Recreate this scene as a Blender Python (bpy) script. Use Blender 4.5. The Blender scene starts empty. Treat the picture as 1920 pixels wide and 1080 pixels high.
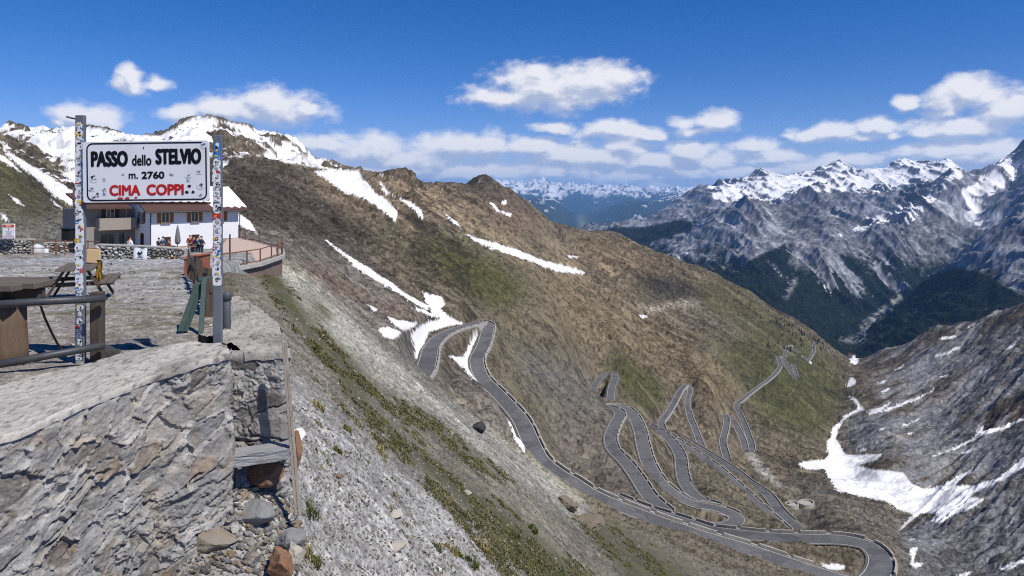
import bpy, bmesh, math, random
import numpy as np
from mathutils import Vector, Matrix
random.seed(7); np.random.seed(7)
S = bpy.context.scene
COL = S.collection
R = math.radians

# ---------------------------------------------------------------- camera
FPX, U0, VH = 1300.0, 960.0, 360.0        # focal length and horizon of the photo in its own pixels
cam = bpy.data.cameras.new('camera'); cam_o = bpy.data.objects.new('camera', cam); COL.objects.link(cam_o)
cam.sensor_width = 36.0; cam.lens = 36.0*FPX/1920.0
cam.shift_y = -(540.0-VH)/1920.0
cam_o.location = (0, 0, 0); cam_o.rotation_euler = (R(90), 0, 0)
cam.clip_start = 0.1; cam.clip_end = 120000.0
S.camera = cam_o

# ---------------------------------------------------------------- sky and sun
SUN_AZ, SUN_EL = R(128), R(52)            # clockwise from the view axis (+Y), above the horizon
S.view_settings.view_transform = 'Standard'; S.view_settings.look = 'None'
S.view_settings.exposure = 0.0; S.view_settings.gamma = 1.0
S.cycles.max_bounces = 5; S.cycles.diffuse_bounces = 2; S.cycles.glossy_bounces = 2
S.cycles.transparent_max_bounces = 6; S.cycles.volume_bounces = 1
S.cycles.use_adaptive_sampling = True; S.cycles.adaptive_threshold = 0.008
S.cycles.use_denoising = False; S.cycles.filter_width = 1.1
sun = bpy.data.lights.new('sun', 'SUN'); sun_o = bpy.data.objects.new('sun', sun); COL.objects.link(sun_o)
sun.energy = 4.9; sun.angle = R(0.5); sun.color = (1.0, 0.95, 0.87)
sd = Vector((math.sin(SUN_AZ)*math.cos(SUN_EL), math.cos(SUN_AZ)*math.cos(SUN_EL), math.sin(SUN_EL)))
sun_o.rotation_euler = sd.to_track_quat('Z', 'Y').to_euler()
sun_o.location = sd*400

W = bpy.data.worlds.new('World'); S.world = W; W.use_nodes = True
W.cycles.sampling_method = 'MANUAL'; W.cycles.sample_map_resolution = 512

def azel(u, v):
    x, y, z = (u-U0)/FPX, 1.0, -(v-VH)/FPX
    return math.atan2(x, y), math.atan2(z, math.hypot(x, y))

class NT:
    """small node-tree writer"""
    def __init__(s, tree): s.t = tree; s.n = tree.nodes; s.l = tree.links
    def add(s, typ, **kw):
        nd = s.n.new(typ)
        for k, v in kw.items(): setattr(nd, k, v)
        return nd
    def put(s, sock, val):
        if val is None: return
        if isinstance(val, bpy.types.NodeSocket): s.l.new(val, sock)
        else: sock.default_value = val
    def math(s, op, a, b=None, c=None, clamp=False):
        nd = s.add('ShaderNodeMath', operation=op, use_clamp=clamp)
        for i, x in enumerate((a, b, c)): s.put(nd.inputs[i], x)
        return nd.outputs[0]
    def vmath(s, op, a, b=None, c=None):
        nd = s.add('ShaderNodeVectorMath', operation=op)
        for i, x in enumerate((a, b, c)): s.put(nd.inputs[i], x)
        return nd.outputs['Value'] if op in ('LENGTH', 'DOT_PRODUCT', 'DISTANCE') else nd.outputs[0]
    def noise(s, vec, scale, detail=4, rough=0.55, dist=0.0):
        nd = s.add('ShaderNodeTexNoise'); s.put(nd.inputs['Vector'], vec)
        nd.inputs['Scale'].default_value = scale; nd.inputs['Detail'].default_value = detail
        nd.inputs['Roughness'].default_value = rough; nd.inputs['Distortion'].default_value = dist
        return nd.outputs['Fac']
    def ramp(s, val, lo, hi, a=0.0, b=1.0):
        nd = s.add('ShaderNodeMapRange', interpolation_type='SMOOTHSTEP')
        s.put(nd.inputs[0], val); nd.inputs[1].default_value = lo; nd.inputs[2].default_value = hi
        nd.inputs[3].default_value = a; nd.inputs[4].default_value = b
        return nd.outputs[0]
    def mix(s, fac, a, b, blend='MIX'):
        nd = s.add('ShaderNodeMix', data_type='RGBA', blend_type=blend)
        s.put(nd.inputs[0], fac); s.put(nd.inputs[6], a); s.put(nd.inputs[7], b)
        return nd.outputs[2]

def lin(r, g, b, a=1.0):
    f = lambda c: (c/255/12.92) if c/255 <= 0.04045 else ((c/255+0.055)/1.055)**2.4
    return (f(r), f(g), f(b), a)

def build_world():
    t = NT(W.node_tree); t.n.clear()
    out = t.add('ShaderNodeOutputWorld'); bg = t.add('ShaderNodeBackground')
    sky = t.add('ShaderNodeTexSky', sky_type='NISHITA', sun_disc=False)
    sky.sun_elevation = SUN_EL; sky.sun_rotation = SUN_AZ
    sky.altitude = 2760; sky.air_density = 1.0; sky.dust_density = 0.25; sky.ozone_density = 2.2
    SKYK = 0.112
    bg.inputs['Strength'].default_value = SKYK
    co = t.add('ShaderNodeTexCoord').outputs['Generated']
    sep = t.add('ShaderNodeSeparateXYZ'); t.l.new(co, sep.inputs[0])
    az = t.math('ARCTAN2', sep.outputs[0], sep.outputs[1])
    el = t.math('ARCTAN2', sep.outputs[2], t.math('SQRT', t.math('ADD', t.math('MULTIPLY', sep.outputs[0], sep.outputs[0]), t.math('MULTIPLY', sep.outputs[1], sep.outputs[1]))))
    comb = t.add('ShaderNodeCombineXYZ'); t.l.new(az, comb.inputs[0]); t.l.new(el, comb.inputs[1])
    p = comb.outputs[0]
    # cloud density group: (az, el) -> value, > 0 inside a cloud
    g = bpy.data.node_groups.new('cloud_density', 'ShaderNodeTree')
    g.interface.new_socket('p', in_out='INPUT', socket_type='NodeSocketVector')
    g.interface.new_socket('d', in_out='OUTPUT', socket_type='NodeSocketFloat')
    q = NT(g); gi = q.add('NodeGroupInput'); go = q.add('NodeGroupOutput')
    gp = gi.outputs[0]
    blobs = [  # u, v, half width, half height (photo pixels), strength
        (1030,165,105,40,1),(1110,155,85,34,1),(950,180,80,22,.8),(1010,140,45,20,.9),(1170,150,30,16,.7),
        (248,150,28,30,.85),(225,158,25,14,.7),(295,155,30,13,.7),
        (165,222,62,28,.9),(120,232,30,10,.6),
        (510,203,85,34,1),(420,208,60,24,.9),(345,212,45,22,.75),(570,205,35,20,.7),(485,185,35,20,.9),
        (1045,238,50,13,.7),(1150,246,72,18,.85),(1210,248,45,14,.8),(1350,224,42,20,.85),(1285,228,35,14,.6),(1295,246,35,14,.65),
        (1815,172,52,28,1),(1770,190,50,28,.95),(1690,192,24,18,.8),(1850,185,50,18,.7),(1765,212,40,16,.7),
        (1885,212,65,36,1.05),(1800,238,100,22,1),(1740,245,50,14,.8),
        (1560,250,50,18,1),(1530,252,45,14,.9),(1490,256,24,8,.6),(1650,235,42,15,.85),(1630,257,30,8,.6),(1680,255,20,8,.5),
        (1790,282,110,20,1),(1890,285,70,22,1),(1820,300,90,14,.7),
        (1440,293,62,16,1),(1420,270,60,14,.7),(1600,298,60,12,.8),(1530,315,90,16,.8),
    ]
    blobs += [(610,270,60,14,.9),(690,285,90,30,.95),(760,300,110,28,.8),(850,275,70,24,1.1),(915,275,36,26,1.05),(1000,275,60,18,.95),(1060,290,60,26,1.1),
              (1170,276,44,20,1.1),(1130,298,90,20,1),(1290,288,48,22,1.15),(1240,305,90,20,1),(1340,300,60,18,.9),
              (900,325,120,18,.85),(1050,322,110,18,.85),(1180,330,120,14,.9),(1330,325,110,14,.85),(1430,318,80,12,.8),(680,320,90,14,.7),(780,318,60,14,.75),(980,345,140,12,.8),(1150,350,160,12,.85)]
    warpn = q.add('ShaderNodeTexNoise'); q.put(warpn.inputs['Vector'], gp); warpn.inputs['Scale'].default_value = 22; warpn.inputs['Detail'].default_value = 3
    warp = q.vmath('MULTIPLY_ADD', q.vmath('SUBTRACT', warpn.outputs['Color'], (.5, .5, .5)), (0.045, 0.022, 0), gp)
    acc = None
    for (u, v, a, b, st) in blobs:
        A, E = azel(u, v); k = math.cos(A)**2
        ra, rb = a/FPX*k*1.32, b/FPX*math.cos(A)*1.32
        sc = (1/ra, 1/rb, 0)
        l = q.vmath('LENGTH', q.vmath('MULTIPLY_ADD', warp, sc, (-A/ra, -E/rb, 0)))
        f = q.math('MULTIPLY_ADD', l, -1.0, 0.55+st*0.45)
        acc = f if acc is None else q.math('SMOOTH_MAX', acc, f, 0.12)
    st_ = q.vmath('MULTIPLY', gp, (1.0, 1.7, 1.0))
    n1 = q.noise(st_, 34, 7, 0.56)
    n2 = q.noise(st_, 11, 2, 0.5)
    d = q.math('ADD', acc, q.math('MULTIPLY_ADD', n1, 1.15, -0.56))
    d = q.math('ADD', d, q.math('MULTIPLY_ADD', n2, 0.6, -0.30))
    q.l.new(d, go.inputs[0])
    def dens(vec):
        nd = t.add('ShaderNodeGroup'); nd.node_tree = g; t.put(nd.inputs[0], vec); return nd.outputs[0]
    d0 = dens(p); d1 = dens(t.vmath('ADD', p, (0.006, 0.014, 0)))
    fac = t.ramp(d0, -0.14, 0.58)
    light = t.ramp(t.math('SUBTRACT', d0, d1), -0.35, 0.35)      # sunlit tops, greyer undersides
    k = 1/SKYK
    ctop = tuple(c*k*1.04 for c in lin(250, 248, 248)[:3])+(1,)
    cbot = tuple(c*k*1.0 for c in lin(184, 194, 218)[:3])+(1,)
    ccol = t.mix(light, cbot, ctop)
    # deep alpine blue: the sky texture, slightly saturated
    hs = t.add('ShaderNodeHueSaturation'); hs.inputs['Saturation'].default_value = 1.42; hs.inputs['Value'].default_value = 1.0
    t.l.new(sky.outputs[0], hs.inputs['Color'])
    blue = t.vmath('MULTIPLY', hs.outputs[0], (0.86, 0.75, 0.98))
    final = t.mix(t.math('MULTIPLY', fac, 0.93), blue, ccol)
    t.l.new(final, bg.inputs['Color']); t.l.new(bg.outputs[0], out.inputs[0])
build_world()

# ---------------------------------------------------------------- helpers
def P(u, v, d):
    """the place that stands at distance d on the sight line through photo pixel (u, v)"""
    return Vector(((u-U0)/FPX*d, d, -(v-VH)/FPX*d))

def hash2(ix, iy, seed):
    h = (ix.astype(np.int64)*374761393 + iy.astype(np.int64)*668265263 + seed*1274126177) & 0xffffffff
    h = ((h ^ (h >> 13))*1274126177) & 0xffffffff
    h = ((h ^ (h >> 15))*2246822519) & 0xffffffff
    return ((h ^ (h >> 16)) & 0xffffff).astype(np.float64)/float(0xffffff)

def vnoise(x, y, seed=0):
    xi = np.floor(x); yi = np.floor(y); fx = x-xi; fy = y-yi
    sx = fx*fx*fx*(fx*(fx*6-15)+10); sy = fy*fy*fy*(fy*(fy*6-15)+10)
    a = hash2(xi, yi, seed); b = hash2(xi+1, yi, seed); c = hash2(xi, yi+1, seed); e = hash2(xi+1, yi+1, seed)
    return (a+(b-a)*sx)*(1-sy) + (c+(e-c)*sx)*sy

def fbm(x, y, seed=0, octv=4, gain=0.5):
    s = 0; a = 1.0; t = 0
    for i in range(octv):
        s = s + a*vnoise(x*2**i+17.3*i, y*2**i-9.1*i, seed+i); t += a; a *= gain
    return s/t

def worley(x, y, seed=0, jit=0.9):
    xi = np.floor(x); yi = np.floor(y)
    f1 = np.full(x.shape, 9.0); f2 = np.full(x.shape, 9.0); idv = np.zeros(x.shape)
    for dx in (-1, 0, 1):
        for dy in (-1, 0, 1):
            cx = xi+dx; cy = yi+dy
            px = cx+.5+(hash2(cx, cy, seed)-.5)*jit; py = cy+.5+(hash2(cx, cy, seed+5)-.5)*jit
            dd = np.hypot(x-px, y-py); hid = hash2(cx, cy, seed+11)
            nearer = dd < f1
            f2 = np.where(nearer, f1, np.minimum(f2, dd)); idv = np.where(nearer, hid, idv); f1 = np.where(nearer, dd, f1)
    return f1, f2, idv

def facet(x, y, seed, jit=0.95):
    """broken-stone noise: every cell is a plane with its own height and tilt; returns (height, edge distance, id)"""
    xi = np.floor(x); yi = np.floor(y); f1 = np.full(x.shape, 9.0); f2 = f1.copy(); h = np.zeros(x.shape); idv = np.zeros(x.shape)
    for dx in (-1, 0, 1):
        for dy in (-1, 0, 1):
            cx = xi+dx; cy = yi+dy; px = cx+.5+(hash2(cx, cy, seed)-.5)*jit; py = cy+.5+(hash2(cx, cy, seed+5)-.5)*jit
            dd = np.hypot(x-px, y-py)*(.8+.4*hash2(cx, cy, seed+2)); i_ = hash2(cx, cy, seed+11)
            hh = (i_-.5)+(hash2(cx, cy, seed+17)-.5)*1.3*(x-px)+(hash2(cx, cy, seed+23)-.5)*1.3*(y-py); n = dd < f1
            f2 = np.where(n, f1, np.minimum(f2, dd)); h = np.where(n, hh, h); idv = np.where(n, i_, idv); f1 = np.where(n, dd, f1)
    return h, f2-f1, idv

def sstep(a, b, x):
    t = np.clip((x-a)/(b-a), 0, 1); return t*t*(3-2*t)

def link(o, parent=None):
    COL.objects.link(o)
    if parent is not None: o.parent = parent
    return o

def grid_mesh(name, V, nr, nc, mats, attrs=None, keep=None, smooth=True):
    """V: (nr*nc,3) vertices laid out in rows; quads between neighbours"""
    me = bpy.data.meshes.new(name)
    i = np.arange(nr*nc).reshape(nr, nc)
    q = np.stack([i[:-1, :-1], i[:-1, 1:], i[1:, 1:], i[1:, :-1]], -1).reshape(-1, 4)
    if keep is not None: q = q[keep.reshape(-1)]
    me.vertices.add(len(V)); me.vertices.foreach_set('co', np.ascontiguousarray(V, dtype=np.float32).ravel())
    me.loops.add(q.size); me.loops.foreach_set('vertex_index', q.astype(np.int32).ravel())
    me.polygons.add(len(q)); me.polygons.foreach_set('loop_start', np.arange(0, q.size, 4, dtype=np.int32))
    if not smooth: me.polygons.foreach_set('use_smooth', np.zeros(len(q), dtype=bool))
    for k, a in (attrs or {}).items():
        if a.ndim == 2:
            at = me.attributes.new(k, 'FLOAT_COLOR', 'POINT'); c4 = np.ones((len(V), 4), dtype=np.float32); c4[:, :3] = a
            at.data.foreach_set('color', c4.ravel())
        else:
            at = me.attributes.new(k, 'FLOAT', 'POINT'); at.data.foreach_set('value', a.astype(np.float32).ravel())
    me.update(calc_edges=True); me.validate()
    for m in mats: me.materials.append(m)
    return bpy.data.objects.new(name, me)

def new_mat(name):
    m = bpy.data.materials.new(name); m.use_nodes = True
    t = NT(m.node_tree); bs = t.n['Principled BSDF']
    bs.inputs['Roughness'].default_value = 0.85; bs.inputs['Specular IOR Level'].default_value = 0.25
    return m, t, bs

def mat(name, col, rough=0.8, var=0.18, scale=6.0, bump=0.15, bscale=30.0, metal=0.0, spec=0.3, dirt=None, dirt_amt=0.4, stretch=(1, 1, 1)):
    """plain surface with broad and fine colour variation and a bump"""
    m, t, bs = new_mat(name)
    co = t.vmath('MULTIPLY', t.add('ShaderNodeTexCoord').outputs['Object'], stretch)
    n = t.noise(co, scale, 5, 0.6); n2 = t.noise(co, scale*6.3, 3, 0.6)
    k = t.math('ADD', t.math('MULTIPLY_ADD', n, 2*var, 1-var), t.math('MULTIPLY_ADD', n2, var, -var/2))
    c = t.vmath('MULTIPLY', col[:3], k)
    if isinstance(c, bpy.types.NodeSocket) and dirt is not None:
        f = t.ramp(t.noise(co, scale*0.7, 6, 0.65), 0.48, 0.72, 0, dirt_amt); c = t.mix(f, c, dirt)
    t.l.new(c, bs.inputs['Base Color'])
    bs.inputs['Roughness'].default_value = rough; bs.inputs['Metallic'].default_value = metal; bs.inputs['Specular IOR Level'].default_value = spec
    if bump:
        b = t.add('ShaderNodeBump'); b.inputs['Strength'].default_value = bump; b.inputs['Distance'].default_value = 0.02
        t.l.new(t.noise(co, bscale, 4, 0.6), b.inputs['Height']); t.l.new(b.outputs[0], bs.inputs['Normal'])
    return m

def tag(o, label=None, cat=None, group=None, kind=None):
    if label: o['label'] = label
    if cat: o['category'] = cat
    if group: o['group'] = group
    if kind: o['kind'] = kind
    return o

def empty(name, loc=(0, 0, 0), rz=0.0, label=None, cat=None, group=None):
    o = bpy.data.objects.new(name, None); COL.objects.link(o); o.location = loc; o.rotation_euler = (0, 0, rz)
    o.empty_display_size = 0.2
    return tag(o, label, cat, group)

class MB:
    """collects shapes and links them as one mesh object"""
    def __init__(s): s.bm = bmesh.new()
    def box(s, c, sz, rot=None, bev=0.0, mi=0):
        M = Matrix.Translation(Vector(c)) @ ((rot.to_4x4() if rot is not None else Matrix.Identity(4))) @ Matrix.Diagonal((sz[0], sz[1], sz[2], 1))
        r = bmesh.ops.create_cube(s.bm, size=1.0, matrix=M)
        fs = {f for v in r['verts'] for f in v.link_faces}
        for f in fs: f.material_index = mi
        if bev > 0:
            es = list({e for v in r['verts'] for e in v.link_edges})
            rr = bmesh.ops.bevel(s.bm, geom=es, offset=bev, segments=2, profile=0.5, affect='EDGES')
            for f in rr['faces']: f.material_index = mi
        return s
    def beam(s, a, b, w, h, bev=0.0, mi=0, roll=0.0):
        a = Vector(a); b = Vector(b); d = b-a
        rot = (d.to_track_quat('Y', 'Z').to_matrix()) @ Matrix.Rotation(roll, 3, 'Y')
        return s.box((a+b)/2, (w, d.length, h), rot, bev, mi)
    def tube(s, pts, r, seg=12, mi=0, cap=True):
        pts = [Vector(p) for p in pts]; rings = []
        rs = r if isinstance(r, (list, tuple)) else [r]*len(pts)
        ref = None
        for i, p in enumerate(pts):
            d = (pts[min(i+1, len(pts)-1)]-pts[max(i-1, 0)]).normalized()
            if ref is None: ref = d.orthogonal().normalized()
            ref = (ref-d*ref.dot(d)).normalized(); bi = d.cross(ref)
            rings.append([s.bm.verts.new(p+(ref*math.cos(2*math.pi*k/seg)+bi*math.sin(2*math.pi*k/seg))*rs[i]) for k in range(seg)])
        for i in range(len(rings)-1):
            for k in range(seg):
                f = s.bm.faces.new((rings[i][k], rings[i][(k+1) % seg], rings[i+1][(k+1) % seg], rings[i+1][k])); f.material_index = mi
        if cap:
            f = s.bm.faces.new(rings[0][::-1]); f.material_index = mi
            f = s.bm.faces.new(rings[-1]); f.material_index = mi
        return s
    def lathe(s, prof, c=(0, 0, 0), seg=24, mi=0):
        c = Vector(c); rings = []
        for (r, z) in prof:
            rings.append([s.bm.verts.new(c+Vector((r*math.cos(2*math.pi*k/seg), r*math.sin(2*math.pi*k/seg), z))) for k in range(seg)])
        for i in range(len(rings)-1):
            for k in range(seg):
                f = s.bm.faces.new((rings[i][k], rings[i][(k+1) % seg], rings[i+1][(k+1) % seg], rings[i+1][k])); f.material_index = mi
        f = s.bm.faces.new(rings[0][::-1]); f.material_index = mi
        f = s.bm.faces.new(rings[-1]); f.material_index = mi
        return s
    def prism(s, poly, off, mi=0):
        """polygon (3-D points) pushed along the vector off"""
        off = Vector(off); a = [s.bm.verts.new(Vector(p)) for p in poly]; b = [s.bm.verts.new(Vector(p)+off) for p in poly]
        n = len(a)
        fs = [s.bm.faces.new(a[::-1]), s.bm.faces.new(b)]
        for i in range(n): fs.append(s.bm.faces.new((a[i], a[(i+1) % n], b[(i+1) % n], b[i])))
        for f in fs: f.material_index = mi
        return s
    def rock(s, c, sz, seed, sub=3, rot=0.0, mi=0, amp=0.5):
        r = bmesh.ops.create_icosphere(s.bm, subdivisions=sub+1, radius=1.0)
        rg = random.Random(seed); M = Matrix.Rotation(rot, 3, 'Z')
        offs = [(Vector((rg.gauss(0, 1), rg.gauss(0, 1), rg.gauss(0, 1))).normalized(), rg.uniform(0.42, 0.82)) for _ in range(13)]
        co = np.array([v.co[:] for v in r['verts']])
        for (nn, dd) in offs:
            k = co@np.array(nn[:]); co = co-np.where(k > dd, (k-dd)*.96, 0)[:, None]*np.array(nn[:])
        n = fbm(co[:, 0]*3+co[:, 2]*2+seed, co[:, 1]*3-co[:, 2]*2.5, seed, 4)-.5
        n2 = 1-np.abs(fbm(co[:, 0]*2+seed*3, co[:, 2]*5+co[:, 1], seed+4, 3)*2-1)*2
        co = co*(1+amp*(.45*n+.12*n2))[:, None]
        for v, p in zip(r['verts'], co): v.co = Vector(c) + M @ Vector((p[0]*sz[0]*1.25, p[1]*sz[1]*1.25, p[2]*sz[2]*1.25))
        for f in {f for v in r['verts'] for f in v.link_faces}: f.material_index = mi
        return s
    def build(s, name, mats, parent=None, smooth=False, loc=None):
        bmesh.ops.recalc_face_normals(s.bm, faces=s.bm.faces)
        me = bpy.data.meshes.new(name); s.bm.to_mesh(me); s.bm.free()
        for m in (mats if isinstance(mats, (list, tuple)) else [mats]): me.materials.append(m)
        if smooth:
            me.polygons.foreach_set('use_smooth', np.ones(len(me.polygons), dtype=bool))
        else: me.polygons.foreach_set('use_smooth', np.zeros(len(me.polygons), dtype=bool))
        o = bpy.data.objects.new(name, me); link(o, parent)
        if loc is not None: o.location = loc
        return o
# ---------------------------------------------------------------- painted ground maps (albedo regions and lying snow)
RW, RH = 960, 540
UU, VV = np.meshgrid((np.arange(RW)+.5)*2, (np.arange(RH)+.5)*2)
def inpoly(poly):
    x = np.array([p[0] for p in poly], float); y = np.array([p[1] for p in poly], float)
    m = np.zeros((RH, RW), bool)
    j0 = max(int(y.min()/2)-1, 0); j1 = min(int(y.max()/2)+2, RH); i0 = max(int(x.min()/2)-1, 0); i1 = min(int(x.max()/2)+2, RW)
    if j1 <= j0 or i1 <= i0: return m
    U = UU[j0:j1, i0:i1]; V = VV[j0:j1, i0:i1]; ins = np.zeros(U.shape, bool)
    n = len(poly)
    for k in range(n):
        xa, ya, xb, yb = x[k], y[k], x[(k+1) % n], y[(k+1) % n]
        if ya == yb: continue
        c = ((ya > V) != (yb > V)) & (U < (xb-xa)*(V-ya)/(yb-ya)+xa)
        ins ^= c
    m[j0:j1, i0:i1] = ins
    return m
def blur(a, r):
    if r < 1: return a
    for ax in (0, 1):
        for _ in range(2):
            pad = [(0, 0)]*a.ndim; pad[ax] = (r+1, r)
            c = np.cumsum(np.pad(a, pad, mode='edge'), axis=ax)
            n = a.shape[ax]
            hi = np.take(c, np.arange(2*r+1, 2*r+1+n), axis=ax); lo = np.take(c, np.arange(0, n), axis=ax)
            a = (hi-lo)/(2*r+1)
    return a
def sample(img, u, v):
    x = np.clip(u/2-.5, 0, RW-1.001); y = np.clip(v/2-.5, 0, RH-1.001)
    xi = x.astype(int); yi = y.astype(int); fx = x-xi; fy = y-yi
    if img.ndim == 3: fx = fx[:, None]; fy = fy[:, None]
    return (img[yi, xi]*(1-fx)+img[yi, xi+1]*fx)*(1-fy)+(img[yi+1, xi]*(1-fx)+img[yi+1, xi+1]*fx)*fy

def inpoly_hi(poly, m):
    x = np.array([p[0] for p in poly], float); y = np.array([p[1] for p in poly], float)
    j0 = max(int(y.min())-1, 0); j1 = min(int(y.max())+2, 1080); i0 = max(int(x.min())-1, 0); i1 = min(int(x.max())+2, 1920)
    if j1 <= j0 or i1 <= i0: return
    U, V = np.meshgrid(np.arange(i0, i1)+.5, np.arange(j0, j1)+.5); ins = np.zeros(U.shape, bool); n = len(poly)
    for k in range(n):
        xa, ya, xb, yb = x[k], y[k], x[(k+1) % n], y[(k+1) % n]
        if ya != yb: ins ^= ((ya > V) != (yb > V)) & (U < (xb-xa)*(V-ya)/(yb-ya)+xa)
    m[j0:j1, i0:i1] |= ins
def snowmap_hi(polys, bl=1):
    m = np.zeros((1080, 1920), bool)
    for p in polys: inpoly_hi(p, m)
    return blur(m.astype(float), bl)
def sample_hi(img, u, v):
    x = np.clip(u-.5, 0, 1918); y = np.clip(v-.5, 0, 1078); xi = x.astype(int); yi = y.astype(int); fx = x-xi; fy = y-yi
    return (img[yi, xi]*(1-fx)+img[yi, xi+1]*fx)*(1-fy)+(img[yi+1, xi]*(1-fx)+img[yi+1, xi+1]*fx)*fy
def paint(base, polys):
    img = np.zeros((RH, RW, 3)); img[:] = lin(*base)[:3]
    for (c, bl, poly) in polys:
        m = blur(inpoly(poly).astype(float), bl)[..., None]
        img = img*(1-m)+np.array(lin(*c)[:3])*m
    return img
def snowmap(polys, bl=1):
    m = np.zeros((RH, RW), bool)
    for p in polys: m |= inpoly(p)
    return blur(m.astype(float), bl)

GROUND = paint((104, 94, 78), [
  ((102,98,78), 10, [(-10,280),(140,380),(140,480),(-10,480)]),
  ((106,104,98), 10, [(40,380),(140,420),(260,430),(260,500),(-10,500),(-10,440)]),
  ((80,72,66), 8, [(410,295),(560,325),(640,400),(770,560),(700,540),(600,470),(430,400)]),
  ((116,110,104), 6, [(440,420),(500,425),(640,470),(800,590),(790,720),(700,620),(560,520),(520,480),(440,470)]),
  ((124,104,90), 5, [(540,480),(600,500),(700,560),(800,590),(760,600),(660,560),(560,505)]),
  ((138,118,94), 6, [(570,318),(600,330),(700,390),(690,400),(620,360)]),
  ((142,123,98), 8, [(640,315),(760,335),(830,345),(920,420),(1010,480),(960,470),(870,430),(800,400),(760,400),(690,330)]),
  ((84,72,64), 5, [(860,345),(915,330),(960,360),(1030,415),(1080,432),(1010,425),(950,390),(900,370)]),
  ((112,94,78), 6, [(880,370),(940,375),(1000,410),(1060,440),(980,440),(920,420)]),
  ((84,82,52), 10, [(730,410),(790,420),(900,470),(1000,540),(960,580),(900,570),(800,500)]),
  ((114,100,76), 12, [(990,480),(1100,510),(1250,590),(1400,720),(1360,760),(1180,700),(1050,600)]),
  ((114,98,72), 8, [(1060,440),(1150,440),(1300,500),(1420,560),(1500,630),(1400,600),(1250,540),(1100,500)]),
  ((70,66,56), 6, [(1170,510),(1290,520),(1340,560),(1250,570)]),
  ((88,86,58), 20, [(1330,640),(1470,610),(1560,650),(1590,740),(1540,820),(1470,800),(1380,700)]),
  ((82,82,54), 14, [(1400,700),(1520,690),(1560,760),(1480,800),(1420,770)]),
  ((84,82,58), 8, [(1140,640),(1250,720),(1230,790),(1150,720)]),
  ((98,94,90), 8, [(960,640),(1060,680),(1150,760),(1140,800),(1060,790),(980,720)]),
  ((104,96,90), 8, [(1010,770),(1130,800),(1230,930),(1200,950),(1060,890)]),
  ((100,92,76), 6, [(1150,830),(1230,930),(1330,980),(1480,1000),(1400,900),(1280,830)]),
  ((112,104,98), 6, [(930,730),(990,860),(960,850),(860,750),(820,700),(860,690)]),
  ((104,98,90), 8, [(1480,880),(1560,900),(1700,980),(1720,1040),(1600,1000),(1480,990)]),
  ((110,100,86), 8, [(1100,940),(1300,1010),(1600,1085),(1200,1085),(1080,980)]),
  ((156,152,146), 1, [(1396,850),(1412,848),(1440,880),(1472,917),(1455,912),(1422,886)]),
  ((140,122,96), 3, [(1010,440),(1040,450),(1100,520),(1130,560),(1080,520)]), ((146,126,100), 2, [(1100,470),(1118,480),(1180,540),(1150,520)]), ((136,118,92), 3, [(690,340),(720,370),(800,450),(780,445),(700,380)]), ((150,140,124), 2, [(1195,575),(1240,570),(1290,560),(1330,572),(1280,574),(1220,588)]),
  # right-hand flank
  ((92,80,64), 8, [(1600,680),(1760,600),(1930,560),(1930,720),(1740,780),(1640,770)]),
  ((112,112,114), 6, [(1700,680),(1760,660),(1930,600),(1930,640),(1800,700),(1720,720)]),
  ((126,126,130), 6, [(1590,770),(1650,780),(1740,780),(1660,850),(1590,850)]),
  ((122,122,126), 8, [(1740,760),(1930,650),(1930,900),(1740,880),(1680,860)]),
  ((82,70,58), 5, [(1790,780),(1930,720),(1930,790),(1820,830)]),
  ((104,104,108), 6, [(1690,1000),(1800,960),(1930,880),(1930,1090),(1700,1090)]),
  # near slope: grass-streaked soil, bare scree, pale crest
  ((128,122,106), 10, [(470,500),(560,560),(720,700),(900,850),(1100,960),(1350,1090),(900,1090),(700,850),(540,690),(440,560)]),
  ((174,172,166), 8, [(540,690),(620,760),(720,860),(860,960),(1000,1090),(300,1090),(400,900),(520,850)]),
  ((168,165,150), 5, [(500,505),(550,490),(640,575),(760,680),(880,780),(1010,870),(1105,950),(1090,985),(960,900),(820,790),(700,700),(600,610),(530,540)]),
])
VEG = snowmap([
  [(475,500),(520,510),(580,600),(620,650),(600,670),(540,590)],
  [(600,620),(680,690),(700,760),(640,720),(590,650)],
  [(740,750),(790,770),(900,850),(960,900),(930,900),(850,850),(780,800)],
  [(620,690),(700,760),(820,860),(960,960),(1100,1090),(980,1090),(860,950),(720,820),(640,740)],
  [(1090,960),(1160,990),(1330,1090),(1180,1090),(1110,1020)],
  [(800,450),(900,490),(980,550),(930,570),(870,550)],
  [(1340,650),(1470,620),(1560,660),(1590,740),(1540,820),(1470,800),(1380,700)],
  [(1140,650),(1250,720),(1230,790),(1150,720)], [(1000,780),(1060,820),(1030,800)],
  [(0,290),(60,330),(100,400),(60,420),(0,380)], [(905,620),(925,640),(915,700),(903,690)], [(740,640),(780,690),(760,690)],
  [(1350,500),(1500,630),(1400,620),(1300,560)], [(560,520),(640,600),(600,600)]], 6)

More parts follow.
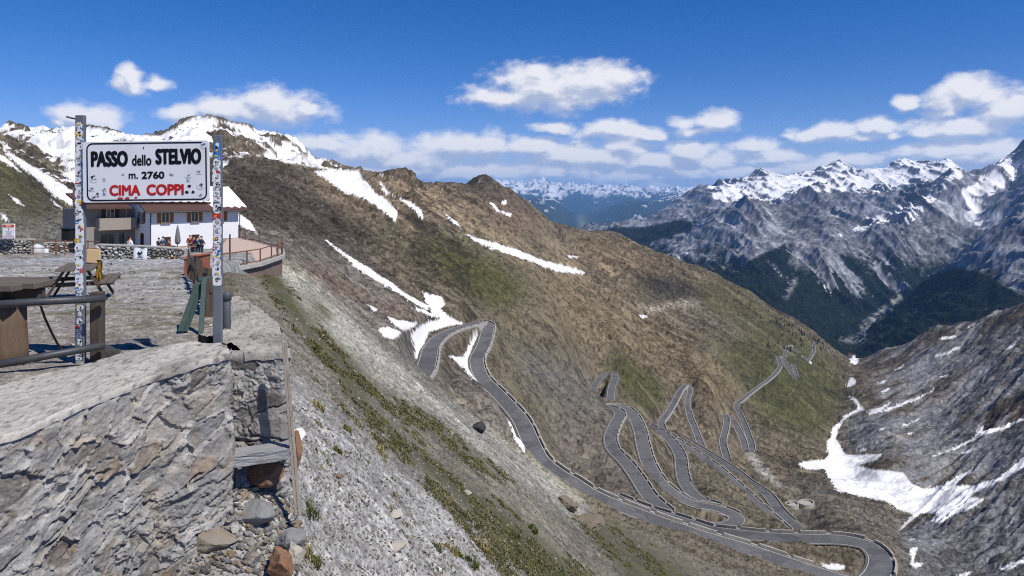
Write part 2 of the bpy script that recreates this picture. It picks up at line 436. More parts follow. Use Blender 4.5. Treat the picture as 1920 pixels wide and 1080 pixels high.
SNOW = snowmap_hi([
 [(604,443),(652,478),(700,508),(765,552),(805,574),(800,582),(762,560),(715,532),(668,503),(650,484),(622,460)],
 [(793,546),(806,552),(828,557),(834,570),(826,580),(840,592),(862,604),(872,607),(850,609),(826,615),(806,622),(797,640),(797,672),(787,678),(777,668),(778,650),(771,632),(775,620),(803,603),(815,600),(826,596),(802,591),(783,584),(770,576),(790,580),(808,586),(805,575),(798,565)],
 [(721,590),(745,600),(770,603),(787,605),(765,618),(757,621),(740,612)],[(709,617),(725,613),(740,617),(755,625),(738,637),(722,632)],[(686,569),(695,573),(712,583),(700,582)],
 [(897,626),(890,641),(882,660),(884,682),(897,707),(909,722),(887,711),(868,689),(834,663),(849,668),(868,670),(878,654),(884,635)],
 [(950,771),(964,790),(977,812),(983,834),(986,856),(977,843),(967,828),(956,799)],
 [(587,322),(620,318),(673,320),(677,333),(693,347),(703,360),(727,377),(747,397),(742,415),(720,397),(693,380),(670,367),(643,360),(617,340)],
 [(707,333),(727,360),(767,377),(790,393),(795,415),(780,397),(747,370),(722,362)],
 [(862,425),(875,437),(900,448),(940,459),(985,474),(1012,486),(1050,497),(1080,503),(1103,514),(1075,513),(1040,508),(1005,494),(960,478),(920,464),(885,448)],
 [(830,395),(860,420),(868,428),(850,418)], [(917,377),(925,380),(935,393),(950,398),(962,402),(958,406),(940,400),(925,390)],[(940,377),(950,376),(950,384),(942,384)],
 [(890,345),(915,335),(912,332),(880,350)],[(695,322),(730,330),(760,333),(725,331)],[(1060,478),(1075,480),(1095,481),(1070,484)],[(1195,590),(1222,592),(1205,596)],
 [(0,276),(36,296),(89,328),(136,358),(136,381),(98,352),(53,325),(18,296)],[(65,331),(100,352),(136,372),(136,388),(100,368)],[(74,358),(130,399),(104,384)],
 [(0,288),(20,302),(47,328),(20,312),(0,300)],[(15,364),(35,374),(50,390),(30,378)],[(0,398),(12,406),(21,417),(5,410)],
 [(445,398),(468,414),(486,441),(462,429),(445,421)],[(410,300),(432,303),(415,318)],
 [(1598,705),(1606,715),(1594,728),(1587,724)],
 [(1586,738),(1606,748),(1614,762),(1623,770),(1604,774),(1582,787),(1570,811),(1568,823),(1578,840),(1586,852),(1655,852),(1643,862),(1606,874),(1627,878),(1692,886),(1708,905),(1733,917),(1765,909),(1830,876),(1818,888),(1790,909),(1830,909),(1871,897),(1925,853),(1925,870),(1879,901),(1834,921),(1826,925),(1818,933),(1847,935),(1818,956),(1785,966),(1761,982),(1745,976),(1761,966),(1728,962),(1708,978),(1684,998),(1692,986),(1712,966),(1680,954),(1663,941),(1602,927),(1570,921),(1553,893),(1545,880),(1513,880),(1496,872),(1504,864),(1545,862),(1555,850),(1549,840),(1561,803),(1586,778),(1610,766),(1604,754)],
 [(1733,862),(1790,838),(1830,817),(1835,800),(1845,795),(1843,808),(1871,801),(1920,783),(1920,788),(1880,804),(1840,818),(1795,842)],
 [(1640,775),(1690,756),(1735,738),(1755,724),(1750,733),(1715,752),(1670,768)],[(1625,775),(1650,765),(1678,749),(1660,764),(1635,777)],
 [(1680,800),(1705,795),(1727,780),(1722,788),(1700,799)],[(1597,845),(1640,838),(1615,846)],[(1757,708),(1785,697),(1775,706)],[(1667,700),(1700,679),(1690,690)],
 [(1642,718),(1668,712),(1655,719)],[(1748,670),(1775,660),(1815,641),(1800,652),(1770,667)],[(1873,662),(1908,640),(1900,650)],[(1752,640),(1770,632),(1800,628),(1805,625),(1790,633),(1765,637)],
 [(1800,620),(1838,600),(1825,611)],[(1790,853),(1832,838),(1815,850)],[(1695,1018),(1728,1003),(1715,1012)],[(1706,1028),(1722,1025),(1712,1055),(1735,1056),(1715,1068),(1708,1060)],
 [(1871,1067),(1920,1047),(1920,1055),(1890,1069)],[(1790,1080),(1830,1068),(1812,1080)],[(1592,672),(1600,668),(1611,674),(1606,684),(1596,682)],[(1518,677),(1526,682),(1519,683)],
 [(1640,805),(1668,800),(1655,806)],[(1690,815),(1720,808),(1708,815)],[(1650,735),(1672,727),(1660,736)],[(1537,1057),(1585,1060),(1582,1068),(1552,1070)]], 1)
HISNOW = snowmap([[(-10,230),(140,235),(300,255),(370,215),(480,240),(565,255),(655,322),(600,316),(520,303),(410,292),(300,292),(135,400),(60,300),(-10,275)]], 1)
HIROCK = snowmap([[(0,250),(45,256),(100,285),(125,310),(136,352),(110,345),(60,300),(20,280),(0,268)],[(400,240),(430,245),(520,300),(420,300),(380,280)],[(560,262),(650,318),(620,312),(580,285)],[(420,295),(480,298),(440,305)]], 6)

# ---------------------------------------------------------------- the roads: (u, v, height below the eye) along the centre line
def RD(pts): return [(u, v, -z*FPX/(v-VH), z) for (u, v, z) in pts]
ROADS = {
 'summit': (3.0, RD([(768,735,-49),(780,715,-50),(795,697,-52),(803,672,-54),(808,652,-56),(828,630,-58.5),(858,616,-60.5),(885,609,-62),(905,604,-63.5),(914,609,-64),(913,624,-65),(905,650,-66.5),(894,673,-68),(903,706,-70.5),(937,742,-73),(976,787,-75.5),(999,837,-77.5),(1014,862,-78.5),(1040,884,-79.5),(1072,903,-80.5),(1110,927,-81.7),(1203,965,-84.5),(1306,1001,-87.5),(1409,1032,-90),(1478,1055,-91.5),(1530,1072,-93),(1580,1088,-94),(1620,1094,-94.6),(1648,1070,-95.3),(1648,1042,-95.9),(1625,1022,-96.5),(1585,1013,-97),(1512,1010,-98.5),(1444,1007,-100),(1375,1000,-101.5),(1334,994,-102.5),(1292,981,-104),(1203,953,-106.5),(1151,932,-108),(1120,922,-109),(1098,918,-110)])),
 'second': (3.1, RD([(1247,958,-112.6),(1217,930,-114.5),(1196,898,-115.7),(1174,868,-117),(1150,843,-118),(1144,822,-119),(1153,795,-120.5),(1162,777,-122),(1155,768,-122.6),(1140,764,-123)])),
 'third': (3.5, RD([(1138,763,-123.6),(1150,762,-124),(1170,765,-124.5),(1185,777,-125.5),(1199,805,-127),(1206,836,-128.5),(1217,871,-130),(1239,905,-132.5),(1272,931,-135.2),(1305,946,-137.2),(1340,953,-138),(1368,961,-138.6),(1381,971,-139.2),(1374,982,-139.6),(1348,987,-139.9),(1318,984,-140.1)])),
 'fourth': (3.2, RD([(1345,949,-138.2),(1322,941,-138.8),(1300,926,-140),(1284,905,-141.5),(1278,880,-143.5),(1275,855,-145),(1262,832,-146.5),(1236,808,-148),(1207,796,-149.5),(1180,790,-150.5)])),
 'fifth': (3.0, RD([(1144,760,-152.5),(1147,727,-156),(1153,706,-158),(1147,698,-158.5),(1129,705,-160),(1113,727,-162),(1102,745,-164)])),
 'sixth': (3.2, RD([(1240,806,-160),(1270,827,-161),(1340,874,-164),(1392,919,-167),(1444,967,-170),(1482,1001,-172)])),
 'seventh': (3.2, RD([(1508,999,-174),(1464,960,-176),(1437,926,-178),(1402,902,-180),(1375,881,-182),(1320,846,-185),(1285,824,-188),(1256,808,-191)])),
 'eighth': (2.8, RD([(1244,806,-192.5),(1239,793,-194),(1251,776,-196),(1264,754,-199),(1279,728,-203),(1288,722,-205),(1294,730,-206),(1289,752,-208),(1292,777,-211),(1303,806,-214),(1318,845,-217.5)])),
 'ninth': (3.0, RD([(1363,862,-222),(1355,828,-226),(1360,805,-229),(1362,786,-232),(1359,778,-234),(1369,783,-236),(1381,802,-239),(1393,826,-242),(1399,845,-245),(1407,847,-247),(1409,838,-248),(1402,814,-252),(1387,776,-258),(1380,761,-262),(1393,748,-266),(1421,726,-272),(1450,704,-279),(1462,686,-285),(1459,668,-291),(1466,672,-297),(1478,692,-301),(1489,709,-305)])),
 'tenth': (3.0, RD([(1494,708,-309),(1490,695,-313),(1486,682,-317)])),
 'eleventh': (2.8, RD([(1471,670,-322),(1477,648,-335),(1485,648,-340),(1495,668,-345),(1503,668,-352),(1512,679,-356)])),
 'twelfth': (3.0, RD([(1513,678,-362),(1525,661,-370),(1531,641,-380),(1540,648,-390),(1556,660,-400)])),
}
def catmull(pts, step):
    """pts (n,3) -> dense points about `step` apart"""
    pts = np.array(pts, float); out = []
    n = len(pts)
    for i in range(n-1):
        p0 = pts[max(i-1, 0)]; p1 = pts[i]; p2 = pts[i+1]; p3 = pts[min(i+2, n-1)]
        m = max(int(np.linalg.norm(p2-p1)/step), 1)
        d01 = max(np.linalg.norm(p1-p0)**.5, 1e-3); d12 = max(np.linalg.norm(p2-p1)**.5, 1e-3); d23 = max(np.linalg.norm(p3-p2)**.5, 1e-3)
        m1 = (p2-p1) if i == 0 else d12*((p1-p0)/d01-(p2-p0)/(d01+d12)+(p2-p1)/d12)
        m2 = (p2-p1) if i == n-2 else d12*((p2-p1)/d12-(p3-p1)/(d12+d23)+(p3-p2)/d23)
        for k in range(m):
            t = k/m; t2 = t*t; t3 = t2*t
            out.append((2*t3-3*t2+1)*p1+(t3-2*t2+t)*m1+(-2*t3+3*t2)*p2+(t3-t2)*m2)
    out.append(pts[-1]); return np.array(out)
ROADPATH = {}
for k, (hw, pts) in ROADS.items():
    w = [((u-U0)/FPX*d, d, z) for (u, v, d, z) in pts]
    ROADPATH[k] = catmull(w, 1.6)

# ---------------------------------------------------------------- terrain sheets: a height field on a polar grid, through surveyed places (u, v, distance)
class RBF:
    def __init__(s, pts, a=130.0, b=3.0, c=0.12, lam=1e-4):
        pts = np.array(pts, float); s.a, s.b, s.c = a, b, c
        X = np.stack([pts[:, 0]/a, np.log(pts[:, 2])*b], 1); s.X = X; n = len(X)
        K = -np.sqrt(((X[:, None]-X[None])**2).sum(-1)+c*c)-np.eye(n)*lam*-1
        Q = np.concatenate([np.ones((n, 1)), X], 1)
        A = np.block([[K, Q], [Q.T, np.zeros((3, 3))]])
        s.w = np.linalg.lstsq(A, np.concatenate([pts[:, 1], np.zeros(3)]), rcond=None)[0]
    def __call__(s, u, ld):
        x = np.stack([u/s.a, ld*s.b], 1); out = np.empty(len(x)); n = len(s.X)
        for i in range(0, len(x), 20000):
            q = x[i:i+20000]; K = -np.sqrt(((q[:, None]-s.X[None])**2).sum(-1)+s.c*s.c)
            out[i:i+20000] = K@s.w[:n]+s.w[n]+q@s.w[n+1:]
        return out
def surface(ctrl, us, lds, st=4, **kw):
    f = RBF(ctrl, **kw)
    uc = np.unique(np.r_[us[::st], us[-1]]); lc = np.unique(np.r_[lds[::st], lds[-1]])
    g = f(np.tile(uc, len(lc)), np.repeat(lc, len(uc))).reshape(len(lc), len(uc))
    ix = np.clip(np.searchsorted(uc, us)-1, 0, len(uc)-2); fx = ((us-uc[ix])/(uc[ix+1]-uc[ix]))[None]
    iy = np.clip(np.searchsorted(lc, lds)-1, 0, len(lc)-2); fy = ((lds-lc[iy])/(lc[iy+1]-lc[iy]))[:, None]
    a = g[iy][:, ix]; b = g[iy][:, ix+1]; c = g[iy+1][:, ix]; d = g[iy+1][:, ix+1]
    return (a*(1-fx)+b*fx)*(1-fy)+(c*(1-fx)+d*fx)*fy

def lodnoise(s, t, d, seed, lo, hi, stretch=1.0, jmin=-6, jmax=12, ridged=False):
    """world-space noise, its octaves picked by distance: returns (height sum in metres, colour sum about +-1)"""
    h = np.zeros(s.shape); c = np.zeros(s.shape); wsum = np.full(s.shape, 1e-6)
    for j in range(jmin, jmax+1):
        L = 2.0**j; r = L/d
        w = sstep(lo*.6, lo*1.6, r)*(1-sstep(hi*.55, hi*1.3, r))
        m = w > 0.01
        if not m.any(): continue
        n = vnoise(s[m]/L, t[m]/(L*stretch), seed+j*7)*2-1
        if ridged: n = 1-2*np.abs(n)*1.2
        h[m] += w[m]*L*n; c[m] += w[m]*n; wsum[m] += w[m]**2
    return h, c/np.sqrt(wsum)
AX = (0.42, 0.907)                         # the valley's axis on the ground
def st(X, Y, a): return X*a[0]+Y*a[1], X*a[1]-Y*a[0]

def ground_material(name, near=False):
    m, t, bs = new_mat(name)
    at = t.add('ShaderNodeAttribute', attribute_name='albedo'); sn = t.add('ShaderNodeAttribute', attribute_name='snow')
    co = t.add('ShaderNodeTexCoord').outputs['Object']
    n1 = t.noise(co, 0.35, 5, 0.65); n2 = t.noise(co, 5.0, 5, 0.7)
    k = t.math('ADD', t.math('MULTIPLY_ADD', n1, 0.5, 0.75), t.math('MULTIPLY_ADD', n2, 0.7, -0.35))
    f = t.ramp(sn.outputs['Fac'], 0.42, 0.6)
    k = t.math('ADD', t.math('MULTIPLY', k, t.math('SUBTRACT', 1.0, f)), f)
    c = t.vmath('SCALE', at.outputs['Color']); t.put(c.node.inputs['Scale'], k); t.l.new(c, bs.inputs['Base Color'])
    bs.inputs['Roughness'].default_value = 0.95; bs.inputs['Specular IOR Level'].default_value = 0.08
    b = t.add('ShaderNodeBump'); b.inputs['Strength'].default_value = 0.55; b.inputs['Distance'].default_value = 0.05
    t.l.new(t.math('MULTIPLY', n2, t.math('SUBTRACT', 1.0, f)), b.inputs['Height']); t.l.new(b.outputs[0], bs.inputs['Normal'])
    return m
M_GROUND = ground_material('mountain_ground')

NEAR = [(560,1080,8.2),(700,1080,9.3),(800,1080,10.8),(1000,1080,17),(1200,1080,31),(1300,1088,50),(570,900,9.6),(555,800,11.5),(560,700,17),(560,600,26),(525,525,40),
 (700,900,13),(700,800,18),(700,700,29),(660,602,44),(800,950,15),(800,850,21),(800,760,32),(800,703,52),(900,950,19),(900,850,30),(890,794,54),
 (1000,1000,22),(1000,930,33),(1000,876,57),(1100,1020,34),(1100,957,62),(1200,1040,50),(1200,1003,80),(330,1080,7.5),(440,935,8.25),(440,1080,7.7),(540,900,8.9),
 (560,1350,6.6),(900,1350,8.5),(1300,1350,22),(1700,1350,60),(300,1500,6),(900,2000,5.5),(1900,1600,60),(2200,1400,90),
 (300,1000,9.5),(300,800,14),(300,680,20),(300,600,30),(-200,1100,7),(-200,800,14),(-200,620,30),(440,588,20),(440,537,30),(440,512,38),(480,522,40),(490,560,30),
 (1300,1055,75),(1300,1022,130),(1400,1080,100),(1400,1052,150),(1520,1100,130),(1700,1150,130),(1900,1150,180),(1750,1120,165),
 (660,622,90),(660,600,150),(660,555,220),(660,500,300),(660,420,440),(660,355,680),(660,319,830),(660,340,1000),
 (800,725,85),(800,722,140),(890,815,85),(890,806,150),(890,750,215),(1000,897,85),(1000,890,150),(1100,975,90),(1100,962,140),
 (530,520,60),(530,515,100),(530,480,165),(530,430,250),(530,375,390),(530,325,600),(530,302,720),(530,320,850),(530,257,1050),(530,290,1250),
 (450,525,60),(450,490,110),(450,435,175),(450,370,290),(450,300,520),(450,312,640),(450,240,1020),(450,265,1220),
 (370,530,70),(370,480,130),(370,410,230),(370,315,480),(370,312,600),(370,225,1000),(370,255,1250),
 (300,530,70),(300,470,140),(300,390,260),(300,315,450),(300,264,1000),(300,290,1250),
 (200,525,75),(200,480,130),(200,415,230),(200,350,420),(200,258,950),(200,280,1200),
 (135,485,90),(135,445,140),(135,405,215),(135,415,270),(135,345,600),(135,250,1000),(135,270,1200),
 (50,475,85),(50,420,140),(50,360,225),(50,318,290),(50,340,370),(50,278,800),(50,243,1050),(50,265,1250),
 (-50,460,85),(-50,380,160),(-50,300,230),(-50,252,300),(-50,262,380),(-50,240,1000),(-250,450,80),(-250,300,160),(-250,200,260),(-250,220,600),(-250,230,1000),
 (760,640,205),(760,560,290),(760,480,400),(760,400,580),(760,334,850),(760,352,1000),
 (850,560,345),(850,480,500),(850,400,750),(850,345,1150),(850,365,1350),(905,331,1400),(905,360,1650),(900,400,900),(900,500,520),
 (985,640,400),(985,560,520),(985,480,750),(985,430,1100),(985,388,1450),(985,376,1560),(985,410,1800),
 (1060,882,262),(1060,850,290),(1060,780,340),(1060,700,420),(1060,620,550),(1060,540,800),(1060,470,1350),(1060,430,1800),(1060,460,2150),
 (1150,640,700),(1150,560,1000),(1150,500,1400),(1150,437,1950),(1150,470,2300),(1130,872,288),
 (1245,640,950),(1245,560,1350),(1245,479,2000),(1245,515,2350),(1330,720,740),(1330,640,1050),(1330,560,1550),(1330,513,2000),(1330,550,2350),
 (1400,650,1200),(1400,580,1700),(1400,547,2050),(1400,590,2400),(1480,599,2150),(1480,645,2450),(1540,642,2200),(1540,680,2500),(1600,674,2150),(1600,695,2500),
 (1560,1000,260),(1560,984,330),(1560,955,400),(1560,905,520),(1560,850,760),(1560,800,1000),(1560,740,1300),(1560,700,1580),(1480,960,400),(1480,900,560),(1480,850,700),(1480,780,900),
 (1690,995,450),(1740,960,500),(1600,900,650),(1575,850,800),(1600,760,1150),(1610,720,1400),(1600,685,1900),
 (1660,960,480),(1660,860,660),(1660,800,870),(1660,750,1150),(1660,700,1600),(1660,654,2100),(1660,690,2450),
 (1750,970,470),(1750,900,600),(1750,830,780),(1750,760,1050),(1750,690,1500),(1750,640,1900),(1750,616,2080),(1750,660,2450),
 (1840,1070,290),(1840,980,400),(1840,900,540),(1840,830,700),(1840,740,1000),(1840,660,1450),(1840,597,1980),(1840,640,2350),
 (1920,1070,270),(1920,980,370),(1920,900,480),(1920,800,700),(1920,700,1000),(1920,620,1500),(1920,569,1920),(1920,610,2350),
 (2150,1000,300),(2150,850,450),(2150,700,700),(2150,550,1300),(2150,500,1800),(2150,540,2350),
 (1740,1075,240),(1740,1025,330),(1690,1075,215),(1720,1060,230),(1640,1000,235)]
NEAR += [(u, 330, 2500) for u in (-250,-100,50,200,370)]+[(530,330,2500),(660,370,2500),(800,390,2500),(950,430,2500)]
NEAR += [(u, v+0.3, d) for k, (hw, pts) in ROADS.items() for (u, v, d, z) in pts[::2]]

def flatten_roads(Z, us, lds, X, Y):
    """cut the roads into the height field: level within the carriageway, battered outside"""
    D = np.full(Z.shape, 1e9); ZR = np.zeros(Z.shape)
    du = us[1]-us[0]
    for k, path in ROADPATH.items():
        hw = ROADS[k][0]
        for p in path:
            d = p[1]; rad = hw+6.0
            i0, i1 = np.searchsorted(us, [U0+FPX*(p[0]-rad)/d-3, U0+FPX*(p[0]+rad)/d+3])
            j0, j1 = np.searchsorted(lds, [math.log(d-rad), math.log(d+rad)])
            i0 = max(i0, 0); i1 = min(i1, len(us))
            if i1 <= i0 or j1 <= j0: continue
            dd = np.hypot(X[j0:j1, i0:i1]-p[0], Y[j0:j1, i0:i1]-p[1])-hw
            cur = D[j0:j1, i0:i1]; b = dd < cur
            cur[b] = dd[b]; ZR[j0:j1, i0:i1][b] = p[2]
    w = 1-sstep(0.9, 5.5, D)
    w[D > 1e8] = 0
    return Z*(1-w)+(ZR-0.22-0.15*sstep(0, 1, D))*w, D

GUL = {}
def make_sheet(name, ctrl, us, lds, axis, color_fn, rough, lo, hi, roads=False, mixr=(.55,.45), gul=(.50,.055,6.0), hst=(1.5,1.2), axis2=None, mask2=None, **kw):
    V0 = surface(ctrl, us, lds, **kw)
    nr, nc = V0.shape
    Dd = np.exp(lds)[:, None]*np.ones((1, nc)); Us = us[None]*np.ones((nr, 1))
    X = (Us-U0)/FPX*Dd; Y = Dd
    s, t = st(X, Y, axis)
    Rm = rough(Us, V0, Dd)
    wx = fbm(s/(Dd*.12), t/(Dd*.3), 91, 2)-.5
    h1, c1 = lodnoise((s+wx*Dd*.02).ravel(), t.ravel(), Dd.ravel(), 3, lo, hi, hst[0])
    h2, c2 = lodnoise((s+wx*Dd*.02).ravel(), t.ravel(), Dd.ravel(), 203, lo*1.2, hi, hst[1], ridged=True)
    g1, cg = lodnoise((s+wx*Dd*.05).ravel(), t.ravel(), Dd.ravel(), 303, .006, gul[1], gul[2], ridged=True)
    if axis2 is not None:
        s2, t2 = st(X, Y, axis2); m2 = mask2(Us, V0, Dd).ravel()
        w2_ = (fbm(s2/(Dd*.1), t2/(Dd*.5), 95, 2)-.5)*Dd*.02
        g2, cg2 = lodnoise((s2+w2_).ravel(), t2.ravel(), Dd.ravel(), 305, .0025, .05, 7.0, ridged=True)
        g1 = g1*(1-m2)+g2*m2*1.1; cg = cg*(1-m2)+cg2*m2; h1 = h1*(1-.5*m2); h2 = h2*(1-.45*m2)
        _, GUL['streak2'] = lodnoise((s2+w2_).ravel(), t2.ravel(), Dd.ravel(), 515, .003, .05, 9.0); GUL['m2'] = m2
    H = (h1*mixr[0]+h2*mixr[1]+g1*gul[0]).reshape(nr, nc); Gn = cg; Cn = c1.reshape(nr, nc); Cr = c2.reshape(nr, nc)
    Z = -(V0-VH)/FPX*Dd + H*Rm
    RDist = None
    if roads: Z, RDist = flatten_roads(Z, us, lds, X, Y)
    Vf = VH-Z/Dd*FPX
    zx = np.gradient(Z, axis=1)/np.maximum(np.gradient(X, axis=1), 1e-6); zy = np.gradient(Z, axis=0)/np.gradient(Y, axis=0)-zx*np.gradient(X, axis=0)/np.gradient(Y, axis=0)
    GUL['g'] = Gn; GUL['zx'] = zx.ravel(); GUL['slope'] = np.hypot(zx, zy).ravel()
    col, snow = color_fn(Us.ravel(), Vf.ravel(), V0.ravel(), Dd.ravel(), X.ravel(), Y.ravel(), Z.ravel(), Cn.ravel(), Cr.ravel(), s.ravel(), t.ravel(), None if RDist is None else RDist.ravel())
    f_ = sstep(.42, .6, snow)[:, None]; dt = fbm(X/(Dd*.02+.5), Y/(Dd*.05+1), 990, 4).ravel(); ed = sstep(.95, .5, snow)
    sc_ = np.array([.80, .80, .81])[None]*(1-.42*np.clip(dt-.42, 0, 1)-.22*ed)[:, None]*np.array([1, .99, .975])[None]**(ed*3+dt)[:, None]
    col = col*(1-f_)+sc_*f_
    o = grid_mesh(name, np.stack([X.ravel(), Y.ravel(), Z.ravel()], 1), nr, nc, [M_GROUND], {'albedo': col, 'snow': snow})
    return o, (us, lds, Z)

def valley_rough(U, V, D):
    r = 0.16+0*U
    r = r+0.05*sstep(-30, 60, U-1690)*sstep(250, 500, D)             # rocky flank on the right
    r = r+0.12*sstep(0, 60, U-1700)*sstep(120, 40, np.abs(V-1040))*0.8
    r = r+0.10*(U < 780)*sstep(250, 500, D)
    r = r+0.08*sstep(500, 900, D)*sstep(1000, 700, U+V*.3)
    near = sstep(110, 60, D); r = r*(1-near)+(0.11-.085*sstep(10.5, 8.8, D))*near
    return r

FS = 0.42
def valley_color(U, V, V0, D, X, Y, Z, Cn, Cr, s, t, RDist):
    col = sample(GROUND, U, V); veg = sample(VEG, U, V)
    gl = col.mean(1)[:, None]; col = (col*.80+gl*.20)*np.where(D > 100, .78+.0*D, .76)[:, None]*np.where((D > 100)[:, None], np.array([1.0, .985, .93])[None], 1.0)
    # broad drift of tone, downslope streaks, then stones and tufts
    big = fbm(s/(D*.10+2), t/(D*.34+6), 31, 3)
    _, fine = lodnoise(s, t, D, 411, .0016, .012, FS)
    _, streak = lodnoise(s, t, D, 511, .004, .05, 5.0)
    streak = streak*(1-GUL['m2'])+GUL['streak2']*GUL['m2']*1.1
    near = sstep(90, 60, D)
    _, mott = lodnoise(s, t, D, 451, .006, .03, .55)
    dots = sstep(.25, .75, fine*.75+mott*.55)-.22
    k = np.exp(Cn*.36+fine*(1.0-.35*near)+mott*.35*(1-near)-dots*.55*(1-near*.6)+(big-.5)*.8+streak*.22-.06)
    col = col*k[:, None]
    gr = np.array(lin(68, 69, 40)[:3]); dk = np.array(lin(46, 42, 38)[:3]); pale = np.array(lin(138, 124, 104)[:3])
    Gy = GUL['g']; sl_ = GUL['slope']
    col = col*np.exp(-.16*np.clip(Gy, -1.5, 1.5)*sstep(100, 200, D))[:, None]
    g = sstep(-.05, 0.75, veg*.95-.42-.16*near+Cn*.34+fine*.34+streak*.22+(big-.5)*1.5)
    g = np.clip(g*(0.62+0.3*near), 0, 1)
    col = col*(1-g[:, None])+gr*np.exp(fine*.35+Cn*.2)[:, None]*g[:, None]
    rk = (1-.6*GUL['m2'])*sstep(.62, 1.1, fine*.18+ Cr*.75+(fbm(s/(D*.07+1), t/(D*.12+2), 61, 3)-.5)*2.6)*sstep(150, 300, D)*.75
    col = col*(1-rk[:, None])+dk*np.exp(fine*.4)[:, None]*rk[:, None]
    ps = sstep(.95, 1.7, streak+(fbm(s/(D*.05+1), t/(D*.4+2), 77, 2)-.5)*2.2)*sstep(250, 500, D)*.6*(1-GUL['m2'])
    col = col*(1-ps[:, None])+pale*ps[:, None]
    ps = (sstep(.1, 1.2, streak+(fbm(s/(D*.05+1), t/(D*.1+2), 79, 3)-.5)*2.0)*GUL['m2']*.75)[:, None]
    col = col*(1-ps)+np.array(lin(128,128,131)[:3])*np.exp(fine*.55)[:, None]*ps
    sn = sample_hi(SNOW, U+fine*2.2, V+Cn*1.6)
    sn = sn+(sn*(1-sn))*4*(fine*.5+streak*.3)
    hs = sample(HISNOW, U, V)*(D > 480); hr = sample(HIROCK, U, V)
    _, pat = lodnoise(s, t, D, 611, .004, .06, 1.8)
    sn = np.maximum(sn, hs*sstep(-.25, .15, .32-hr*.8-pat*.50-(big-.5)*1.3-Gy*.30-fine*.12))
    sn = np.where(D < 100, 0, sn)
    if RDist is not None:
        sh = sstep(2.2, .6, RDist)[:, None]*(1-sstep(.5, .6, sn))[:, None]*.35
        col = col*(1-sh)+np.array(lin(128, 122, 114)[:3])*np.exp(fine*.25)[:, None]*sh
        sn = np.where(RDist < .1, 0, sn)
    return np.clip(col, 0.01, .7), np.clip(sn, 0, 1)

US_V = np.concatenate([np.arange(-260, -8, 5), np.arange(-8, 1932, 1.65), np.arange(1932, 2190, 5)])
LD_V = np.concatenate([np.arange(math.log(5.0), math.log(150), .0075), np.arange(math.log(150), math.log(900), .0036), np.arange(math.log(900), math.log(2560), .005)])
valley, HV = make_sheet('valley_terrain', NEAR, US_V, LD_V, AX, valley_color, valley_rough, .0022, .05, roads=True, axis2=(.69,-.72), mask2=lambda U, V, D: sstep(-20, 60, U-1600-(V-760)*.25)*sstep(200, 320, D))
link(valley); tag(valley, kind='structure')

def ground_z(x, y):
    """height of the valley terrain under (x, y)"""
    us, lds, Z = HV
    u = U0+FPX*x/y; i = int(np.clip(np.searchsorted(us, u)-1, 0, len(us)-2)); j = int(np.clip(np.searchsorted(lds, math.log(max(y, 5.01)))-1, 0, len(lds)-2))
    fx = (u-us[i])/(us[i+1]-us[i]); fy = (math.log(max(y, 5.01))-lds[j])/(lds[j+1]-lds[j])
    return float((Z[j, i]*(1-fx)+Z[j, i+1]*fx)*(1-fy)+(Z[j+1, i]*(1-fx)+Z[j+1, i+1]*fx)*fy)
def on_ground(u, v, dmin=5.2, dmax=2400):
    """where the sight line through (u, v) first meets the valley terrain beyond dmin"""
    us, lds, Z = HV
    i = int(np.clip(np.searchsorted(us, u), 0, len(us)-1)); d = np.exp(lds)
    vv = VH-Z[:, i]/d*FPX
    ok = np.where((vv <= v) & (d >= dmin) & (d <= dmax))[0]
    dd = float(d[ok[0]]) if len(ok) else dmax
    x = (u-U0)/FPX*dd
    return Vector((x, dd, ground_z(x, dd)))

